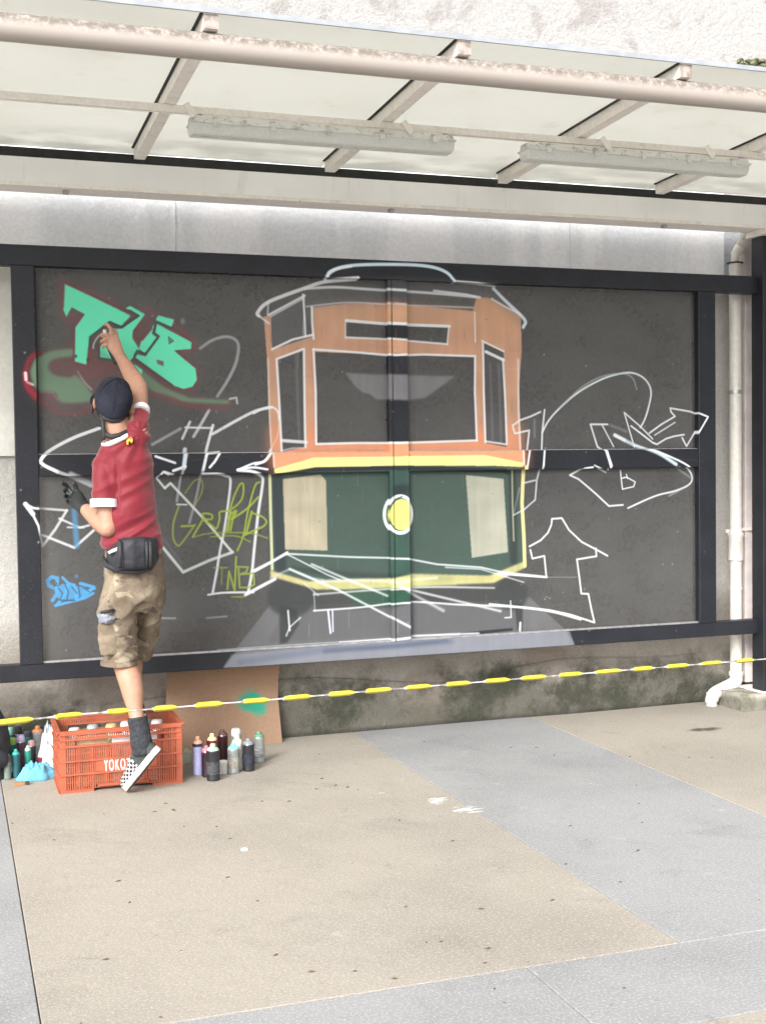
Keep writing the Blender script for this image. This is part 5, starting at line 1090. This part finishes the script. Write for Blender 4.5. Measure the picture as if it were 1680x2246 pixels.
# the can in the raised hand
p1,p2=P(229,724,6.105),P(260,795,6.075); dv_=(p1-p2); q_=dv_.to_track_quat('Z','Y').to_matrix().to_4x4()
e=empty('spray_can',p2,'small black spray can gripped in the painter\'s raised hand','spray can')
L_=dv_.length*1.02
for nm,prof,mt in (('can_body',[(.020,0),(.023,.003),(.023,L_*.78),(.021,L_*.80)],black),('shoulder',[(.020,L_*.8005),(.015,L_*.86),(.009,L_*.87)],metal_m),('nozzle',[(.007,L_*.8705),(.007,L_*.97),(.003,L_)],nozz_w)):
    MB().lathe(prof,p2,18,q_).build(nm,mt,e,True,auto=40)
# ---------------------------------------------------------------- small stuff on the paving
lt=MB(); rnd=random.Random(5)
def fleck(v,a,l,w_,h_):
    d=Vector((math.cos(a),math.sin(a),0)); n=Vector((-d.y,d.x,0)); q=[v-d*l,v+n*w_,v+d*l,v-n*w_]; lt.add([x+Vector((0,0,.0008)) for x in q]+[v+Vector((0,0,h_))],[(0,1,4),(1,2,4),(2,3,4),(3,0,4),(3,2,1,0)])
for px,py in ((706,1708),(736,1723),(762,1727),(785,1733),(634,1758),(694,1731),(575,1758),(380,1776),(404,1814),(475,1814),(364,1763),(340,1781),(382,1778),(28,1807),(120,1843),(260,1933),(285,1980),(500,1925),(565,1977),(605,2095),(683,2132),(778,2131),(353,2232),(890,1990),(935,2068),(967,2066),(1070,2081),(1063,2113),(865,2147),(1055,1994),(1210,1975),(1664,1975),(1215,1657),(1395,1723),(1400,1763),(1407,1805),(1398,1866),(1360,1935),(1240,1896),(876,1800),(992,1845),(1084,2170),(1368,2168),(1175,1640),(930,1627),(1510,1662),(1560,1662),(1455,1639),(1380,1660),(700,1655),(233,2105),(505,1840),(1120,1640),(1250,1812),(1030,1640)): 
    v=G(px,py); s_=rnd.uniform(.45,1.25)*.75; fleck(v,rnd.uniform(-.5,.5),.016*s_,.006*s_,.005)
for i in range(90):
    v=Vector((rnd.uniform(-1,4.5),rnd.uniform(1.5,6.4),0)); s_=rnd.uniform(.2,.55); fleck(v,rnd.uniform(0,6),.012*s_,.006*s_,.003)
tag(lt.build('leaf_litter',plain('dry_brown_litter',(.10,.075,.05),.9)),'scattered tiny dry bits on the paving slabs','litter',kind='stuff')
# white paint spill on the joint
k=M('dried_white_paint',(.80,.79,.77),.7,0,.3); n1=k.rng(k.noise(16,6,.75,stretch=(.8,2.6,1)),.55,.60,0,1); tr=k.n.new('ShaderNodeBsdfTransparent'); mx=k.n.new('ShaderNodeMixShader')
pa=G(960,1757); pb=G(1025,1777); 
def blob(c,r): 
    d=k.n.new('ShaderNodeVectorMath'); d.operation='DISTANCE'; k.L(k.pos(),d.inputs[0]); d.inputs[1].default_value=c[:]; return k.rng(d.outputs['Value'],r,r*.2,0,1)
m_=k.math('MAXIMUM',k.math('MAXIMUM',blob(pa,.11),blob(pb,.13)),k.math('MULTIPLY',blob(G(830,1738),.13),.7)); k.L(k.math('MULTIPLY',k.rng(k.math('ADD',k.noise(16,6,.75,stretch=(.8,2.6,1)),k.math('MULTIPLY',m_,.22)),.70,.74,0,1),m_),mx.inputs[0]); k.L(tr.outputs[0],mx.inputs[1]); k.L(k.b.outputs[0],mx.inputs[2]); k.L(mx.outputs[0],k.out.inputs[0])
MB().box((pa.x-.40,pa.y-.35,.0012),(pb.x+.25,pb.y+.40,.0016)).build('paint_spill',k.done(),pv)
v=G(537,1864); o=MB().bm((lambda b_:(bmesh.ops.create_icosphere(b_,subdivisions=2,radius=1),[setattr(q,'co',Vector((q.co.x*.016+v.x,q.co.y*.014+v.y,max(0,q.co.z*.008)))) for q in b_.verts],b_)[-1])(bmesh.new())).build('paper_scrap',plain('white_scrap',(.78,.77,.74),.8),None,True,loc=tuple(v)); tag(o,'tiny white scrap lying alone on the brown slab','scrap')
# broken patch in the paving at right
pc=G(1545,1600); k=M('dark_worn_hollow',(.15,.12,.10),.95,0,.1); n_=k.noise(14,5,.7); tr=k.n.new('ShaderNodeBsdfTransparent'); mx=k.n.new('ShaderNodeMixShader')
mp=k.n.new('ShaderNodeMapping'); mp.inputs['Location'].default_value=(-pc.x,-pc.y*2.4,0); mp.inputs['Scale'].default_value=(1,2.4,1); k.L(k.pos(),mp.inputs[0]); ln=k.n.new('ShaderNodeVectorMath'); ln.operation='LENGTH'; k.L(mp.outputs[0],ln.inputs[0])
k.L(k.math('MULTIPLY',k.rng(k.math('ADD',ln.outputs['Value'],k.math('MULTIPLY',k.math('SUBTRACT',n_,.5),.22)),.13,.02,0,.85),k.rng(n_,.40,.56,0.1,1)),mx.inputs[0]); k.L(tr.outputs[0],mx.inputs[1]); k.L(k.b.outputs[0],mx.inputs[2]); k.L(mx.outputs[0],k.out.inputs[0])
MB().box((pc.x-.25,pc.y-.13,.0010),(pc.x+.25,pc.y+.13,.0014)).build('worn_patch',k.done(),pv)

# ---------------------------------------------------------------- sub-parts
def under(root,par,names):
    p=[c for c in root.children if c.name.split('.')[0]==par]
    if not p: return
    for c in list(root.children):
        if c.name.split('.')[0] in names: c.parent=p[0]
under(pe,'shirt',('collar','sleeve_cuff','back_emblem','neck_opening'))
under(pe,'cap',('cap_button','cap_seam','cap_brim','cap_strap'))
under(pe,'waist_bag',('bag_strap','bag_label','waist_belt'))
under(pe,'shorts',('cargo_pocket','hem_band','pocket_opening'))
under(pe,'respirator',('mask_strap',))
under(ca,'gutter',('gutter_lip','gutter_shade_strip','gutter_bolt'))
under(dp,'pipe',('coupling','pipe_clamp','pipe_strap'))
for e in (e1_,e2_): under(e,'diffuser',('mould_line',)); under(e,'housing',('hanger_strap','top_plate'))
